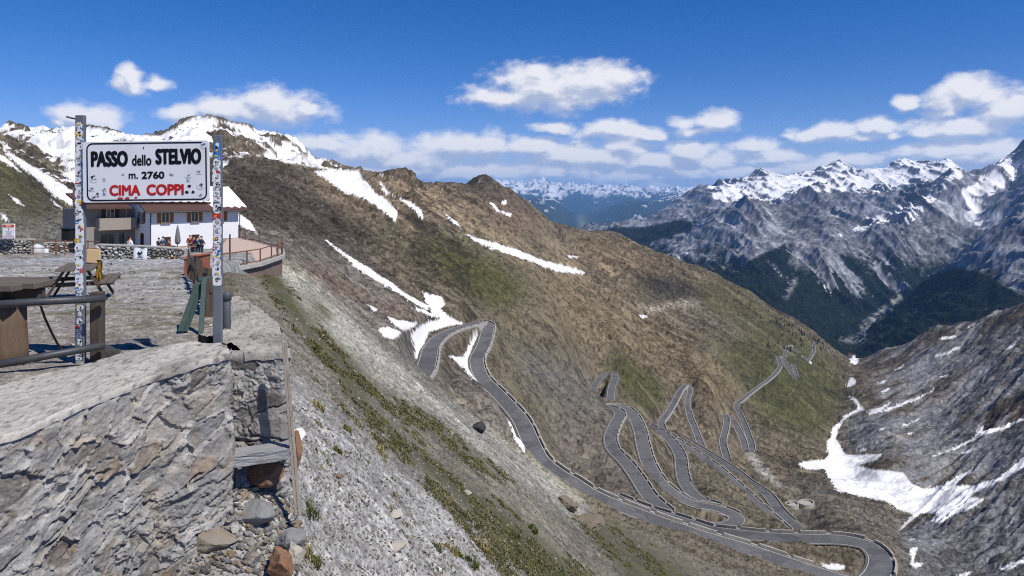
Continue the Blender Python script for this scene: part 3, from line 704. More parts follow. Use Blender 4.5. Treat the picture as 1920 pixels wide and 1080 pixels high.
# the massif across the valley, and the range on the horizon
MASSIF = [(1000,520,2450),(1100,560,2450),(1300,640,2450),(1450,690,2450),(1600,700,2550),(1750,690,2450),(1900,660,2450),(2250,620,2450),
 (1590,650,3100),(1640,622,3250),(1700,606,3050),(1800,585,2850),(1900,560,2700),(2150,520,2700),
 (1680,578,3350),(1740,532,3450),(1800,490,3500),(1850,447,3550),(1920,392,3500),(2100,320,3500),(1900,480,3080),(1800,535,3100),(1900,430,3300),(2100,400,3100),
 (1680,600,3700),(1740,560,3900),(1850,480,4000),(1920,430,3900),(2100,360,4000),
 (1600,640,3600),(1660,592,4050),(1720,548,4350),(1790,500,4700),(1850,450,5000),(1900,420,5000),
 (1580,600,3950),(1560,545,4250),(1555,490,4500),(1560,440,4900),(1640,500,4600),(1650,432,5050),(1700,470,4800),(1710,420,5200),(1760,420,5300),
 (1620,425,5400),(1700,385,5700),(1760,350,5850),(1790,327,6000),(1790,345,6500),(1830,400,5600),(1840,340,6000),
 (1415,376,5500),(1415,402,6100),(1415,440,5050),(1415,500,4300),(1415,560,3700),(1440,430,5200),(1480,470,4700),(1490,430,5300),(1500,520,4300),(1500,590,3600),(1450,620,3000),
 (1350,420,5600),(1350,470,4900),(1330,540,4000),(1300,580,3200),(1270,470,5000),(1200,520,4300),(1100,520,4000),(1000,500,4000),
 (1480,385,5900),(1500,370,6300),(1540,352,6500),(1500,400,5700),(1600,365,6300),(1650,360,6600),
 (1560,372,7200),(1650,378,7300),(1420,395,7000),(1350,385,7000),(1720,368,7200),
 (1350,344,8500),(1390,340,8600),(1430,323,8800),(1470,335,8700),(1500,333,8700),(1535,325,8900),(1570,310,9000),(1605,322,9200),(1640,317,9500),(1690,308,9500),(1740,316,9500),(1772,303,9300),(1810,330,8900),
 (1300,365,8300),(1270,380,8000),(1230,402,7600),(1200,410,7400),(1150,420,7600),(1110,430,7800),(1060,450,7900),(1000,470,7800),
 (1200,450,6000),(1250,430,6300),(1300,420,6300),(1200,440,8600),(1100,470,9000),(1270,420,9000),(1320,390,9600),
 (1850,320,6200),(1885,303,6200),(1920,283,6200),(2000,245,6200),(2150,225,6300),(1870,380,5500),(1920,350,5600),(1900,340,6000),
 (1850,370,7500),(1920,360,7500),(2150,300,7500),
 (1000,500,11500),(1200,480,11500),(1350,440,11500),(1430,420,11500),(1570,420,11500),(1700,420,11500),(1850,420,11500),(2150,400,11500)]
FAR = [(880,440,11200),(1000,450,11200),(1200,450,11200),(1400,440,11200),(1560,440,11200),
 (950,395,17000),(985,380,19000),(1010,372,21000),(1040,378,21000),(1065,405,20000),(1085,428,18500),(1095,436,15000),(1110,425,20000),(1140,395,22000),(1175,378,23000),(1200,385,21000),(1225,400,19500),(1240,385,22000),(1275,370,24000),(1330,375,22000),
 (1050,420,27000),(1085,400,29000),(1130,400,27000),(1000,390,26000),(1200,388,28000),
 (900,350,40000),(950,343,40000),(985,345,40000),(1010,342,41000),(1060,349,41000),(1100,350,42000),(1150,355,44000),(1200,356,45000),(1240,358,45000),(1290,360,45000),(1350,362,45000),(1450,362,46000),(1560,365,46000),
 (880,380,56000),(1000,380,56000),(1200,385,56000),(1400,385,56000),(1560,385,56000)]

MSNOW = snowmap([[(1320,345),(1350,338),(1400,332),(1430,318),(1500,328),(1570,305),(1640,312),(1690,302),(1772,298),(1815,332),(1790,340),(1700,352),(1640,362),(1560,360),(1500,366),(1460,385),(1420,375),(1380,380),(1340,375)],
 [(1590,432),(1640,405),(1720,370),(1775,330),(1785,338),(1760,370),(1740,385),(1712,420),(1688,420),(1680,412),(1640,422),(1610,434)],
 [(1790,355),(1830,350),(1850,315),(1925,278),(1925,340),(1880,345),(1850,370),(1845,420),(1855,435),(1835,430),(1815,400),(1812,378)],
 [(1855,440),(1810,472),(1775,492),(1800,470)],[(1925,395),(1890,420),(1860,436),(1890,412)],[(1560,345),(1640,350),(1600,365)],[(1565,440),(1590,430),(1575,450)]], 3)
MFOREST = snowmap([[(1225,520),(1300,530),(1390,500),(1440,470),(1500,450),(1470,500),(1520,520),(1550,470),(1600,480),(1640,500),(1700,520),(1730,520),(1800,500),(1850,510),(1925,560),(1925,600),(1700,640),(1620,660),(1560,640),(1480,610),(1300,530)],[(1100,432),(1200,425),(1280,410),(1330,420),(1260,445),(1200,460),(1100,440)]], 5)
MCLIFF = snowmap([[(1470,440),(1560,420),(1700,430),(1760,500),(1720,540),(1640,560),(1540,540),(1480,500)]], 5)
def massif_rough(U, V, D): return 0.30-0.08*sstep(6500, 8500, D)
def massif_color(U, V, V0, D, X, Y, Z, Cn, Cr, s, t, RDist):
    _, fine = lodnoise(s, t, D, 411, .0014, .010, .7)
    _, streak = lodnoise(s, t, D, 511, .004, .05, 4.0)
    big = fbm(s/(D*.06), t/(D*.10), 31, 3)-.5
    rock = np.array(lin(118, 120, 127)[:3]); dark = np.array(lin(70, 72, 78)[:3]); forest = np.array(lin(20, 28, 22)[:3]); warm = np.array(lin(126, 122, 120)[:3])
    w = sstep(-.12, .2, big)[:, None]
    col = rock*(1-w*.6)+warm*w*.6
    f2 = sstep(.1, .9, Cr*.6+big*2.0)[:, None]*.65
    col = col*(1-f2)+dark*f2
    strata = vnoise(Z/(D*.0045), s/(D*.2), 701)*2-1
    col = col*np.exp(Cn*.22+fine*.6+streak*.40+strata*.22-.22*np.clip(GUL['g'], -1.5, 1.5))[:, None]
    tree = sample(MFOREST, U, V)
    fr = np.maximum(sstep(-385, -500, Z+big*260+Cn*50), sstep(.35, .6, tree+big*.5+Cn*.06))
    fr = fr*sstep(-.1, -.5, -1.30+streak*.75-GUL['g']*.25+fine*.22+sample(MCLIFF, U, V)*.95)
    fr = np.where(D > 9500, 0, fr)[:, None]
    col = col*(1-fr)+forest*np.exp(fine*.7)[:, None]*fr
    # gravel fan on the valley floor
    fan = (sample(FANMAP, U+fine*4, V+Cn*3)*sstep(-.9, .3, fine+Cn)*.75)[:, None]*(D > 2900)[:, None]; col = col*(1-fan)+np.array(lin(150, 150, 148)[:3])*np.exp(fine*.3)[:, None]*fan
    Gy = GUL['g']; sl_ = GUL['slope']
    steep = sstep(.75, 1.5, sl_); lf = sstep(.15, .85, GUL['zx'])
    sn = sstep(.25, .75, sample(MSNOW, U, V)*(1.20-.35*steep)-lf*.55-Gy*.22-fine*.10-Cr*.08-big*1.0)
    hi = sstep(-.1, .5, sstep(-100, 330, Z+big*300)*.9-.15-lf*.50-Gy*.30-fine*.12-steep*.30+Cn*.08)*(D > 4200)
    sn = np.maximum(sn, hi*.95)
    return np.clip(col, .006, .6), np.clip(sn, 0, 1)
FANMAP = snowmap([[(1570,638),(1600,632),(1625,600),(1660,572),(1690,552),(1695,558),(1668,585),(1630,615),(1625,640),(1595,645)],[(1470,560),(1490,520),(1497,470),(1502,470),(1495,530),(1475,562)],[(1355,500),(1380,470),(1403,430),(1407,432),(1385,480),(1358,505)],[(1322,490),(1340,470),(1330,495)]], 1)
us = np.concatenate([np.arange(990, 1930, 1.65), np.arange(1930, 2260, 5)]); lds = np.concatenate([np.arange(math.log(2440), math.log(5000), .0018), np.arange(math.log(5000), math.log(9800), .0014), np.arange(math.log(9800), math.log(11600), .008)])
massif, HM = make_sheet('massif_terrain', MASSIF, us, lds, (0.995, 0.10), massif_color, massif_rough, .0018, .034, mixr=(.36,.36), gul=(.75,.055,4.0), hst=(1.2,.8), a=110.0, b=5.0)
link(massif); tag(massif, kind='structure')

def far_rough(U, V, D): return 0.25+0.3*sstep(30000, 38000, D)
def far_color(U, V, V0, D, X, Y, Z, Cn, Cr, s, t, RDist):
    _, fine = lodnoise(s, t, D, 411, .0012, .01, 1.0)
    big = fbm(s/(D*.03), t/(D*.04), 31, 3)-.5
    col = np.array(lin(46, 54, 44)[:3])*np.exp(fine*.3+big*.8)[:, None]
    v = (sstep(14, 2, np.abs(U-1092-(V-420)*.15)+fine*4)*sstep(392, 412, V)*.45)[:, None]
    col = col*(1-v)+np.array(lin(120, 126, 96)[:3])*np.exp(fine*.5)[:, None]*v
    sn = sstep(-450, 200, Z+big*500+Cn*260)*sstep(-.5, .4, .42-Cr*.5+Cn*.3)
    return np.clip(col, .008, .5), np.clip(sn, 0, 1)
us = np.arange(840, 1600, 1.8); lds = np.arange(math.log(11000), math.log(57000), .0065)
far, HF = make_sheet('far_range_terrain', FAR, us, lds, (0.9, 0.43), far_color, far_rough, .0018, .022, gul=(.10,.03,3.0), a=60.0, b=6.0)
link(far); tag(far, kind='structure')

# ---------------------------------------------------------------- the air between
def build_haze():
    x0, x1, y0, y1, z0, z1 = -9000, 36000, -600, 60000, -3600, 1000
    b = MB().box(((x0+x1)/2, (y0+y1)/2, (z0+z1)/2), (x1-x0, y1-y0, z1-z0))
    m = bpy.data.materials.new('air'); m.use_nodes = True; t = NT(m.node_tree); t.n.clear()
    out = t.add('ShaderNodeOutputMaterial'); v = t.add('ShaderNodeVolumePrincipled')
    v.inputs['Density'].default_value = 2.5e-5; v.inputs['Color'].default_value = (0.26, 0.55, 1.0, 1); v.inputs['Anisotropy'].default_value = 0.0
    t.l.new(v.outputs[0], out.inputs['Volume'])
    o = b.build('haze', m); tag(o, kind='stuff'); return o
build_haze()
# ---------------------------------------------------------------- roads, parapets
def road_mat():
    m, t, bs = new_mat('asphalt')
    co = t.add('ShaderNodeTexCoord').outputs['Object']
    n = t.noise(co, 0.25, 4, .6); n2 = t.noise(co, 3.0, 4, .6)
    k = t.math('ADD', t.math('MULTIPLY_ADD', n, .7, .65), t.math('MULTIPLY_ADD', n2, .5, -.25))
    c = t.vmath('SCALE', None); c.node.inputs[0].default_value = lin(100, 99, 100)[:3]; t.put(c.node.inputs['Scale'], k)
    # repair patches, cracks and dust
    vo = t.add('ShaderNodeTexVoronoi'); vo.inputs['Scale'].default_value = .16; t.l.new(co, vo.inputs['Vector'])
    pf_ = t.math('MULTIPLY', t.ramp(vo.outputs['Color'], .62, .66), .45); c = t.mix(pf_, c, lin(70, 70, 74))
    cr = t.add('ShaderNodeTexVoronoi', feature='DISTANCE_TO_EDGE'); cr.inputs['Scale'].default_value = .45; t.l.new(co, cr.inputs['Vector'])
    c = t.mix(t.ramp(cr.outputs['Distance'], .03, .0, 0, .55), c, lin(52, 52, 56))
    c = t.mix(t.ramp(t.noise(co, .6, 5, .65), .54, .72, 0, .5), c, lin(134, 128, 120))
    t.l.new(c, bs.inputs['Base Color']); bs.inputs['Roughness'].default_value = .9
    return m
M_ASPHALT = road_mat()
M_SHOULDER = mat('gravel_shoulder', lin(98, 93, 85), .95, .45, .5, .4, 3, dirt=lin(92, 86, 70), dirt_amt=.7)
M_LINE = mat('white_line', lin(205, 205, 200), .8, .25, .4, 0)
M_PARAPET = mat('parapet_stone', lin(168, 164, 156), .9, .25, .8, .3, 4.0, dirt=lin(96, 90, 82))
def frames(path):
    d = np.gradient(path[:, :2], axis=0); d /= np.linalg.norm(d, axis=1)[:, None]+1e-9
    return np.stack([d[:, 1], -d[:, 0]], 1)          # points to the right of travel
def ribbon(mb, path, a, b, dz=0.0, mi=0):
    n = frames(path); L = [mb.bm.verts.new((p[0]+q[0]*a, p[1]+q[1]*a, p[2]+dz)) for p, q in zip(path, n)]
    Rr = [mb.bm.verts.new((p[0]+q[0]*b, p[1]+q[1]*b, p[2]+dz)) for p, q in zip(path, n)]
    for i in range(len(path)-1):
        try:
            f = mb.bm.faces.new((L[i], Rr[i], Rr[i+1], L[i+1])); f.material_index = mi
        except ValueError: pass
def make_roads():
    mb = MB()
    for k, path in ROADPATH.items():
        hw = ROADS[k][0]
        w = np.full(len(path), hw)
        ribbon(mb, path, -hw, hw)
        far_ = path[:, 1].mean() > 600
        lw = .13 if not far_ else .22
        ribbon(mb, path, -hw+.18, -hw+.18+lw, .012, 1); ribbon(mb, path, hw-.18-lw, hw-.18, .012, 1)
        ribbon(mb, path, -hw-.5, -hw, -.03, 2); ribbon(mb, path, hw, hw+.5, -.03, 2)
    o = mb.build('road', [M_ASPHALT, M_LINE, M_SHOULDER], smooth=True); tag(o, kind='structure')
make_roads()

ORD = dict(summit='the topmost road and its wide hairpin', second='the short second leg of road below the wide hairpin', third='the broad third leg of road and its hairpin', fourth='the fourth leg of road, right of the broad one', fifth='the small hairpin above the broad leg of road', sixth='the long straight leg that dives behind the wide hairpin', seventh='the lower straight leg beside the gravel chute', eighth='the tall narrow hairpin in the middle of the slope', ninth='the long far leg climbing to the distant hairpins', tenth='the shortest distant leg', eleventh='the distant peaked hairpin', twelfth='the last distant bend above the valley hamlet')
def make_parapets():
    for k, path in ROADPATH.items():
        if k == 'fifth': continue
        hw = ROADS[k][0]; n = frames(path); d0 = path[:, 1].mean()
        big = 1.0 if d0 < 600 else 1.25
        pieces = []
        step = np.r_[0, np.cumsum(np.linalg.norm(np.diff(path[:, :2], axis=0), axis=1))]
        for sgn in (-1, 1):
            off = hw+.25
            zz = np.array([ground_z(p[0]+q[0]*sgn*(hw+7), p[1]+q[1]*sgn*(hw+7))-p[2] for p, q in zip(path, n)])
            zz = np.convolve(np.pad(zz, 4, mode='edge'), np.ones(9)/9, 'valid')
            m = zz < -1.0
            run = []
            for i in range(len(path)+1):
                if i < len(path) and m[i]: run.append(i); continue
                if len(run) > 6:
                    wall = MB(); low = MB(); pieces += [(wall, 'block_row'), (low, 'retaining_face')]
                    pp = [path[j]+np.array([n[j][0]*sgn*off, n[j][1]*sgn*off, 0]) for j in run]
                    oo = [path[j]+np.array([n[j][0]*sgn*(off+.45*big), n[j][1]*sgn*(off+.45*big), 0]) for j in run]
                    def strip(mb, a, b, z0, z1):
                        A = [mb.bm.verts.new((p[0], p[1], p[2]+z0)) for p in a]; B = [mb.bm.verts.new((p[0], p[1], p[2]+z1)) for p in a]
                        Cc = [mb.bm.verts.new((p[0], p[1], p[2]+z1)) for p in b]; E = [mb.bm.verts.new((p[0], p[1], p[2]+z0)) for p in b]
                        for i in range(len(a)-1):
                            mb.bm.faces.new((A[i], A[i+1], B[i+1], B[i])); mb.bm.faces.new((B[i], B[i+1], Cc[i+1], Cc[i])); mb.bm.faces.new((Cc[i], Cc[i+1], E[i+1], E[i]))
                        mb.bm.faces.new((A[0], B[0], Cc[0], E[0])); mb.bm.faces.new((A[-1], E[-1], Cc[-1], B[-1]))
                    oo2 = [np.array([o_[0]+(o_[0]-p_[0])*.25, o_[1]+(o_[1]-p_[1])*.25, p_[2]]) for p_, o_ in zip(pp, oo)]
                    strip(low, pp, oo2, -2.6, .1)                       # the stone face that carries the road edge
                    # parapet blocks with gaps
                    j = 0
                    while j < len(run)-2:
                        e = min(j+(4 if d0 < 450 else 40), len(run)-1)
                        strip(wall, pp[j:e+1], oo[j:e+1], .1, .1+.66*big)
                        j = e+(1 if d0 < 450 else 0)
                        if d0 >= 450 and e == len(run)-1: break
                run = []
        if pieces:
            root = empty('parapet', tuple(path[len(path)//2]), 0, 'low dark stone parapet along '+ORD[k], 'parapet', 'parapets along the pass road')
            for mb, nm in pieces:
                o = mb.build(nm, M_PARAPET, root); o.matrix_parent_inverse = Matrix.Translation(-root.location)
make_parapets()
# ---------------------------------------------------------------- terrace on the pass
def interp(x, xs, ys): return np.interp(x, xs, ys)
PZ_D = [5, 7.5, 8.8, 10.5, 16, 25, 39, 48, 62, 90]; PZ_Z = [-2.1, -2.12, -2.2, -2.26, -2.46, -3.0, -3.9, -4.2, -5.7, -7.2]
XB_D = [7, 8.0, 8.6, 9.4, 11, 14, 20, 30, 36, 44, 55, 90]; XB_X = [-5.6, -5.0, -4.6, -4.2, -4.6, -5.9, -8.6, -13, -15.8, -16.5, -21, -33]
def plaza_z(y): return float(np.interp(y, PZ_D, PZ_Z))
def make_plaza():
    us = np.arange(-500, 480, 2.0); lds = np.arange(math.log(7.3), math.log(92), .0045); nr, nc = len(lds), len(us)
    D = np.exp(lds)[:, None]*np.ones((1, nc)); U = us[None]*np.ones((nr, 1)); X = (U-U0)/FPX*D; Y = D
    h, c = lodnoise(X.ravel(), Y.ravel(), D.ravel(), 831, .002, .06); h = h.reshape(nr, nc); c = c.reshape(nr, nc)
    _, fine = lodnoise(X.ravel(), Y.ravel(), D.ravel(), 931, .0014, .01); fine = fine.reshape(nr, nc)
    n = fbm(X*.35, Y*.35, 941, 4); n2 = fbm(X*.12+5, Y*.2, 951, 3)
    Z = interp(D, PZ_D, PZ_Z)+h*.05+(n-.5)*.10
    over = X-interp(D, XB_D, XB_X); Z = Z-2.8*sstep(0, 1.3, over)
    a = np.array(lin(148, 147, 144)[:3]); b = np.array(lin(130, 124, 117)[:3]); g = np.array(lin(92, 92, 54)[:3]); r = np.array(lin(142, 142, 142)[:3])
    m = sstep(.42, .66, n*.6+n2*.5+c*.06)[..., None]; col = a*(1-m)+b*m
    road = (sstep(33, 36, D+n*2)*sstep(46, 42, D)*sstep(-31, -27, X))[..., None]; col = col*(1-road)+r*road
    gm = (sstep(.68, .78, fbm(X*.5, Y*.8, 961, 4))*sstep(38, 32, D))[..., None]*.6; col = col*(1-gm)+g*gm
    col = col*np.exp(fine*.5+c*.3)[..., None]
    o = grid_mesh('terrace_ground', np.stack([X.ravel(), Y.ravel(), Z.ravel()], 1), nr, nc, [M_GROUND], {'albedo': np.clip(col.reshape(-1, 3), .02, .6), 'snow': np.zeros(nr*nc)})
    link(o); tag(o, kind='structure')
make_plaza()

# ---------------------------------------------------------------- rubble walls
def stone_mat(name, bump=.5):
    m, t, bs = new_mat(name)
    at = t.add('ShaderNodeAttribute', attribute_name='albedo'); co = t.add('ShaderNodeTexCoord').outputs['Object']
    n = t.noise(co, 9, 6, .68); n2 = t.noise(co, 55, 4, .7)
    k = t.math('ADD', t.math('MULTIPLY_ADD', n, .9, .55), t.math('MULTIPLY_ADD', n2, .8, -.4))
    c = t.vmath('SCALE', at.outputs['Color']); t.put(c.node.inputs['Scale'], k); t.l.new(c, bs.inputs['Base Color'])
    bs.inputs['Roughness'].default_value = .95; bs.inputs['Specular IOR Level'].default_value = .1
    b = t.add('ShaderNodeBump'); b.inputs['Strength'].default_value = bump; b.inputs['Distance'].default_value = .03
    t.l.new(t.math('MULTIPLY_ADD', n2, .45, n), b.inputs['Height']); t.l.new(b.outputs[0], bs.inputs['Normal'])
    return m
M_STONE = stone_mat('rubble_stone')
PAL_N = [(148,146,140), (132,130,126), (158,154,146), (120,118,116), (140,134,124), (164,160,150), (112,100,90), (150,140,126)]
PAL_RUST = [(150,112,78), (112,80,62), (140,104,84)]
def poly_at(pts, s):
    """points along a plan polyline at arc lengths s, with outward normals (right of travel)"""
    pts = np.array(pts, float); seg = np.linalg.norm(np.diff(pts[:, :2], axis=0), axis=1); cum = np.r_[0, np.cumsum(seg)]
    s = np.clip(s, 0, cum[-1]); out = np.stack([np.interp(s, cum, pts[:, k]) for k in range(pts.shape[1])], 1)
    e = .12; a = np.stack([np.interp(np.clip(s+e, 0, cum[-1]), cum, pts[:, k]) for k in (0, 1)], 1)-np.stack([np.interp(np.clip(s-e, 0, cum[-1]), cum, pts[:, k]) for k in (0, 1)], 1)
    a /= np.linalg.norm(a, axis=1)[:, None]+1e-9
    return out, np.stack([a[:, 1], -a[:, 0]], 1), cum[-1]
def rubble_face(name, pts, zbot, res, cw, ch, relief, seed, parent, tilt=0.35, rust=.1, mortar=(138,136,130), fine=.018, flip=1, pal=PAL_N, mortar_amt=.5, topblend=.1, dark_gap=.0):
    """a rough stone face hanging from the plan polyline pts (x, y, ztop) down to zbot(s)"""
    _, _, L = poly_at(pts, np.array([0.]))
    ns = int(L/res)+2; s = np.linspace(0, L, ns); base, nrm, _ = poly_at(pts, s); nrm = nrm*flip
    hmax = float(np.max(base[:, 2]-zbot(s))); nz = int(hmax/res)+2; f = np.linspace(0, 1, nz)
    Sg, Fg = np.meshgrid(s, f); top = base[:, 2][None]; bot = zbot(s)[None]; Zg = top+(bot-top)*Fg
    hgt = top-Zg
    a = Sg+hgt*tilt+ (fbm(Sg*1.7, hgt*2.3, seed+3, 3)-.5)*cw*.9; b = hgt-Sg*tilt*.45+(fbm(Sg*1.9+9, hgt*2.1, seed+4, 3)-.5)*ch*1.1
    f1, f2, idv = worley(a/cw, b/ch, seed, .95)
    edge = f2-f1; stone = sstep(.02, .20, edge)
    cover = sstep(.42, .60, fbm(Sg*1.1+3, hgt*1.3, seed+5, 4)+(1-mortar_amt)*.35)      # where the stones show through the mortar
    bulge = (np.sqrt(np.clip(1-f1*f1*1.2, 0, 1))*.6+idv*.55)*stone*(.30+.70*cover)
    rough = (fbm(Sg*7, hgt*9, seed+6, 5)-.5)*2
    jag = 1-np.abs(fbm(Sg*5+hgt*2, hgt*7-Sg*2, seed+8, 4)*2-1)*2
    d = relief*bulge+relief*.55*rough+fine*jag*2-relief*.7*(1-stone)*cover
    d = d*sstep(-.02, topblend, hgt)
    P3 = np.stack([base[:, 0][None]+nrm[:, 0][None]*d, base[:, 1][None]+nrm[:, 1][None]*d, Zg+rough*.012*sstep(0, topblend, hgt)], -1)
    pal_ = np.array([lin(*p)[:3] for p in pal]); rp = np.array([lin(*p)[:3] for p in PAL_RUST])
    ci = (idv*7919 % 1*len(pal_)).astype(int); col = pal_[ci]
    ru = (idv*104729 % 1) < rust; col = np.where(ru[..., None], rp[(idv*1299709 % 1*len(rp)).astype(int)], col)
    mo = np.array(lin(*mortar)[:3]); mk = (stone*(.25+.75*cover))[..., None]; col = mo*(1-mk)+col*mk
    fe = sstep(.60, .74, fbm(Sg*1.4+20, hgt*1.6, seed+12, 4))[..., None]*.45*(rust > 0); col = col*(1-fe)+np.array(lin(156,128,98)[:3])*fe
    col = col*(0.8+.5*fbm(Sg*3, hgt*3, seed+9, 4))[..., None]
    if dark_gap: col = col*(1-dark_gap*((1-stone)*cover)[..., None])
    o = grid_mesh(name, P3.reshape(-1, 3), nz, ns, [M_STONE], {'albedo': np.clip(col.reshape(-1, 3), .015, .7)}); link(o, parent); return o
def rough_face(name, pts, zbot, res, seed, parent, flip=1, dip=.45, amp=1.0, grey=0.0):
    """a face of broken stone bedded in grey mortar, its layers dipping to the lower left"""
    _, _, L = poly_at(pts, np.array([0.])); ns = int(L/res)+2; s = np.linspace(0, L, ns); base, nrm, _ = poly_at(pts, s); nrm = nrm*flip
    hmax = float(np.max(base[:, 2]-zbot(s))); nz = int(hmax/res)+2; f = np.linspace(0, 1, nz)
    Sg, Fg = np.meshgrid(s, f); top = base[:, 2][None]; Zg = top+(zbot(s)[None]-top)*Fg; h = top-Zg
    wob = (fbm(Sg*1.3, h*1.3, seed+1, 3)-.5); wx_ = (fbm(Sg*6, h*6, seed+31, 3)-.5)*.10; wy_ = (fbm(Sg*6+7, h*6, seed+32, 3)-.5)*.10
    a = Sg*math.cos(dip)-h*math.sin(dip)+wob*.16+wx_; b = Sg*math.sin(dip)+h*math.cos(dip)+wob*.18+wy_
    hA, eA, idv = facet(a/.36, b/.25, seed+2); hB, eB, idB = facet(a/.15, b/.115, seed+3); hC, eC, _ = facet(a/.058, b/.05, seed+4)
    lump = fbm(a*1.1, b*1.8, seed+6, 3)-.5
    grit = (fbm(Sg*34, h*38, seed+5, 3)-.5)*2; rid = 1-np.abs(fbm(a*6, b*8, seed+8, 4)*2-1)*2
    st0 = .075*hA+.10*lump+.012*rid+.006*grit; rub = .045*hB+.022*hC+.10*lump+.015*rid+.010*grit+.012*sstep(.0,.12,eC)
    show = sstep(.41, .54, fbm(Sg*1.3+3, h*1.3, seed+12, 3)+(idv-.5)*.45)*sstep(.03, .10, eA)       # where a whole stone face shows
    mort = .10*lump-.012+.014*grit+.012*rid
    d = np.maximum(st0*show+rub*(1-show)-.03*sstep(.05, .0, eA)*show, mort-.012)
    st_ = show; ck = sstep(.022, .006, np.abs(fbm(a*.75+3, b*2.1, seed+10, 4)-.5))*sstep(.45, .6, fbm(Sg*.9, h*.9, seed+11, 2)); ck2 = sstep(.05, .0, eA)*show*.8
    d = d-.05*ck
    d = d*amp*sstep(-.03, .14, h)
    P3 = np.stack([base[:, 0][None]+nrm[:, 0][None]*d, base[:, 1][None]+nrm[:, 1][None]*d, Zg-.25*np.abs(d)*sstep(0, .2, h)], -1)
    C = lambda *c: np.array(lin(*c)[:3])
    m = fbm(a*1.5, b*3.3, seed+20, 4)[..., None]; m2 = fbm(Sg*2.3, h*2.3, seed+21, 4)[..., None]
    col = C(128,127,124)*(1-sstep(.4,.62,m))+C(152,150,145)*sstep(.4,.62,m); w = sstep(.52,.68,m2); col = col*(1-w*.7)+C(150,138,122)*w*.7; w = sstep(.60,.70,fbm(Sg*1.8+9,h*1.8,seed+22,4))[...,None]*.55; col = col*(1-w)+C(134,142,146)*w
    pal = np.stack([C(92,84,78), C(84,70,60), C(122,120,120), C(160,154,146), C(108,92,80), C(112,104,96), C(96,98,102), C(132,114,96)]); sc = pal[(idv*104729 % 1*8).astype(int)]
    sk_ = (st_*np.where((idv*7919 % 1) < .38, .85, .18))[..., None]; col = col*(1-sk_)+sc*sk_; col = col*(.86+.28*idB)[..., None]
    rust = sstep(.68,.76,fbm(a*2.2+4, b*3, seed+23, 4))[..., None]*.4; col = col*(1-rust)+C(150,124,98)*rust
    col = col*(.72+.56*fbm(Sg*9, h*11, seed+24, 4))[..., None]*(1-.35*np.maximum(ck, ck2))[..., None]
    col = col*(1-grey)+(col.mean(-1, keepdims=True)*np.array([1.03, 1.0, .96]))*grey
    col = col*1.14
    lic = sstep(.70, .76, fbm(Sg*14, h*14, seed+41, 3))[..., None]*.5; col = col*(1-lic)+C(176,172,160)*lic
    lic = sstep(.735, .78, fbm(Sg*11+5, h*11, seed+42, 3))[..., None]*.3; col = col*(1-lic)+C(160,132,86)*lic
    topm = sstep(.10+.10*fbm(Sg*4, h*4, seed+25, 3), .0, h)[..., None]; col = col*(1-topm)+C(172,169,165)*topm
    o = grid_mesh(name, P3.reshape(-1, 3), nz, ns, [M_STONE], {'albedo': np.clip(col.reshape(-1, 3), .015, .7)}); link(o, parent); return o
def cap_top(name, front, rear, res, seed, parent, col=(178,174,168), lip=.1, over=.03, rough=.012, streak=0):
    """the concrete top between two plan polylines, with a rounded front lip"""
    nsx = 160; t = np.linspace(0, 1, nsx)
    def res_(p):
        p = np.array(p, float); seg = np.linalg.norm(np.diff(p[:, :2], axis=0), axis=1); c = np.r_[0, np.cumsum(seg)]; c /= c[-1]
        return np.stack([np.interp(t, c, p[:, k]) for k in range(3)], 1)
    F_, R_ = res_(front), res_(rear); w = np.linalg.norm((R_-F_)[:, :2], axis=1).mean(); nw = max(int(w/res), 12)
    rows = []
    dirv = (F_-R_); dirv[:, 2] = 0; dirv /= np.linalg.norm(dirv, axis=1)[:, None]
    for k in range(nw+9):
        if k < 8:                                   # lip: from below the front edge up and over
            th = k/8*math.pi/2; p = F_+dirv*(over+lip*.5*(math.cos(th)-1)); p = p.copy(); p[:, 2] = F_[:, 2]-lip*(1-math.sin(th))
        else:
            q = (k-8)/nw; p = F_*(1-q)+R_*q; p = p.copy(); p[:, 2] += .02*math.sin(q*math.pi)
            if k == 8: p = F_+dirv*(over-lip*.5)
        rows.append(p)
    rows.append(R_+np.array([0, 0, -.35])-dirv*.02)
    V = np.array(rows); nr, nc = V.shape[:2]; x = V[..., 0]; y = V[..., 1]
    V[..., 2] += (fbm(x*5, y*5, seed, 5)-.5)*rough*3+(fbm(x*22, y*22, seed+1, 3)-.5)*rough*1.2
    pit = sstep(.70, .80, fbm(x*16, y*16, seed+2, 3)); V[..., 2] -= pit*.008
    c = np.array(lin(*col)[:3])*(0.78+.42*fbm(x*2.2, y*2.2, seed+3, 5))[..., None]*(1-.45*pit)[..., None]
    c = c*(1-.55*sstep(.66, .78, fbm(x*30, y*30, seed+4, 2)))[..., None]
    c = c*(1-.35*sstep(.54, .70, fbm(x*1.1+4, y*1.1, seed+6, 5)))[..., None]*np.array([1, .99, .97])
    ck = sstep(.012, .003, np.abs(fbm(x*1.3, y*1.3, seed+7, 4)-.5))*sstep(.48, .6, fbm(x*.8, y*.8, seed+8, 2)); c = c*(1-.6*ck)[..., None]; V[..., 2] -= ck*.012
    o = grid_mesh(name, V.reshape(-1, 3), nr, nc, [M_STONE], {'albedo': np.clip(c.reshape(-1, 3), .02, .75)}); link(o, parent); return o

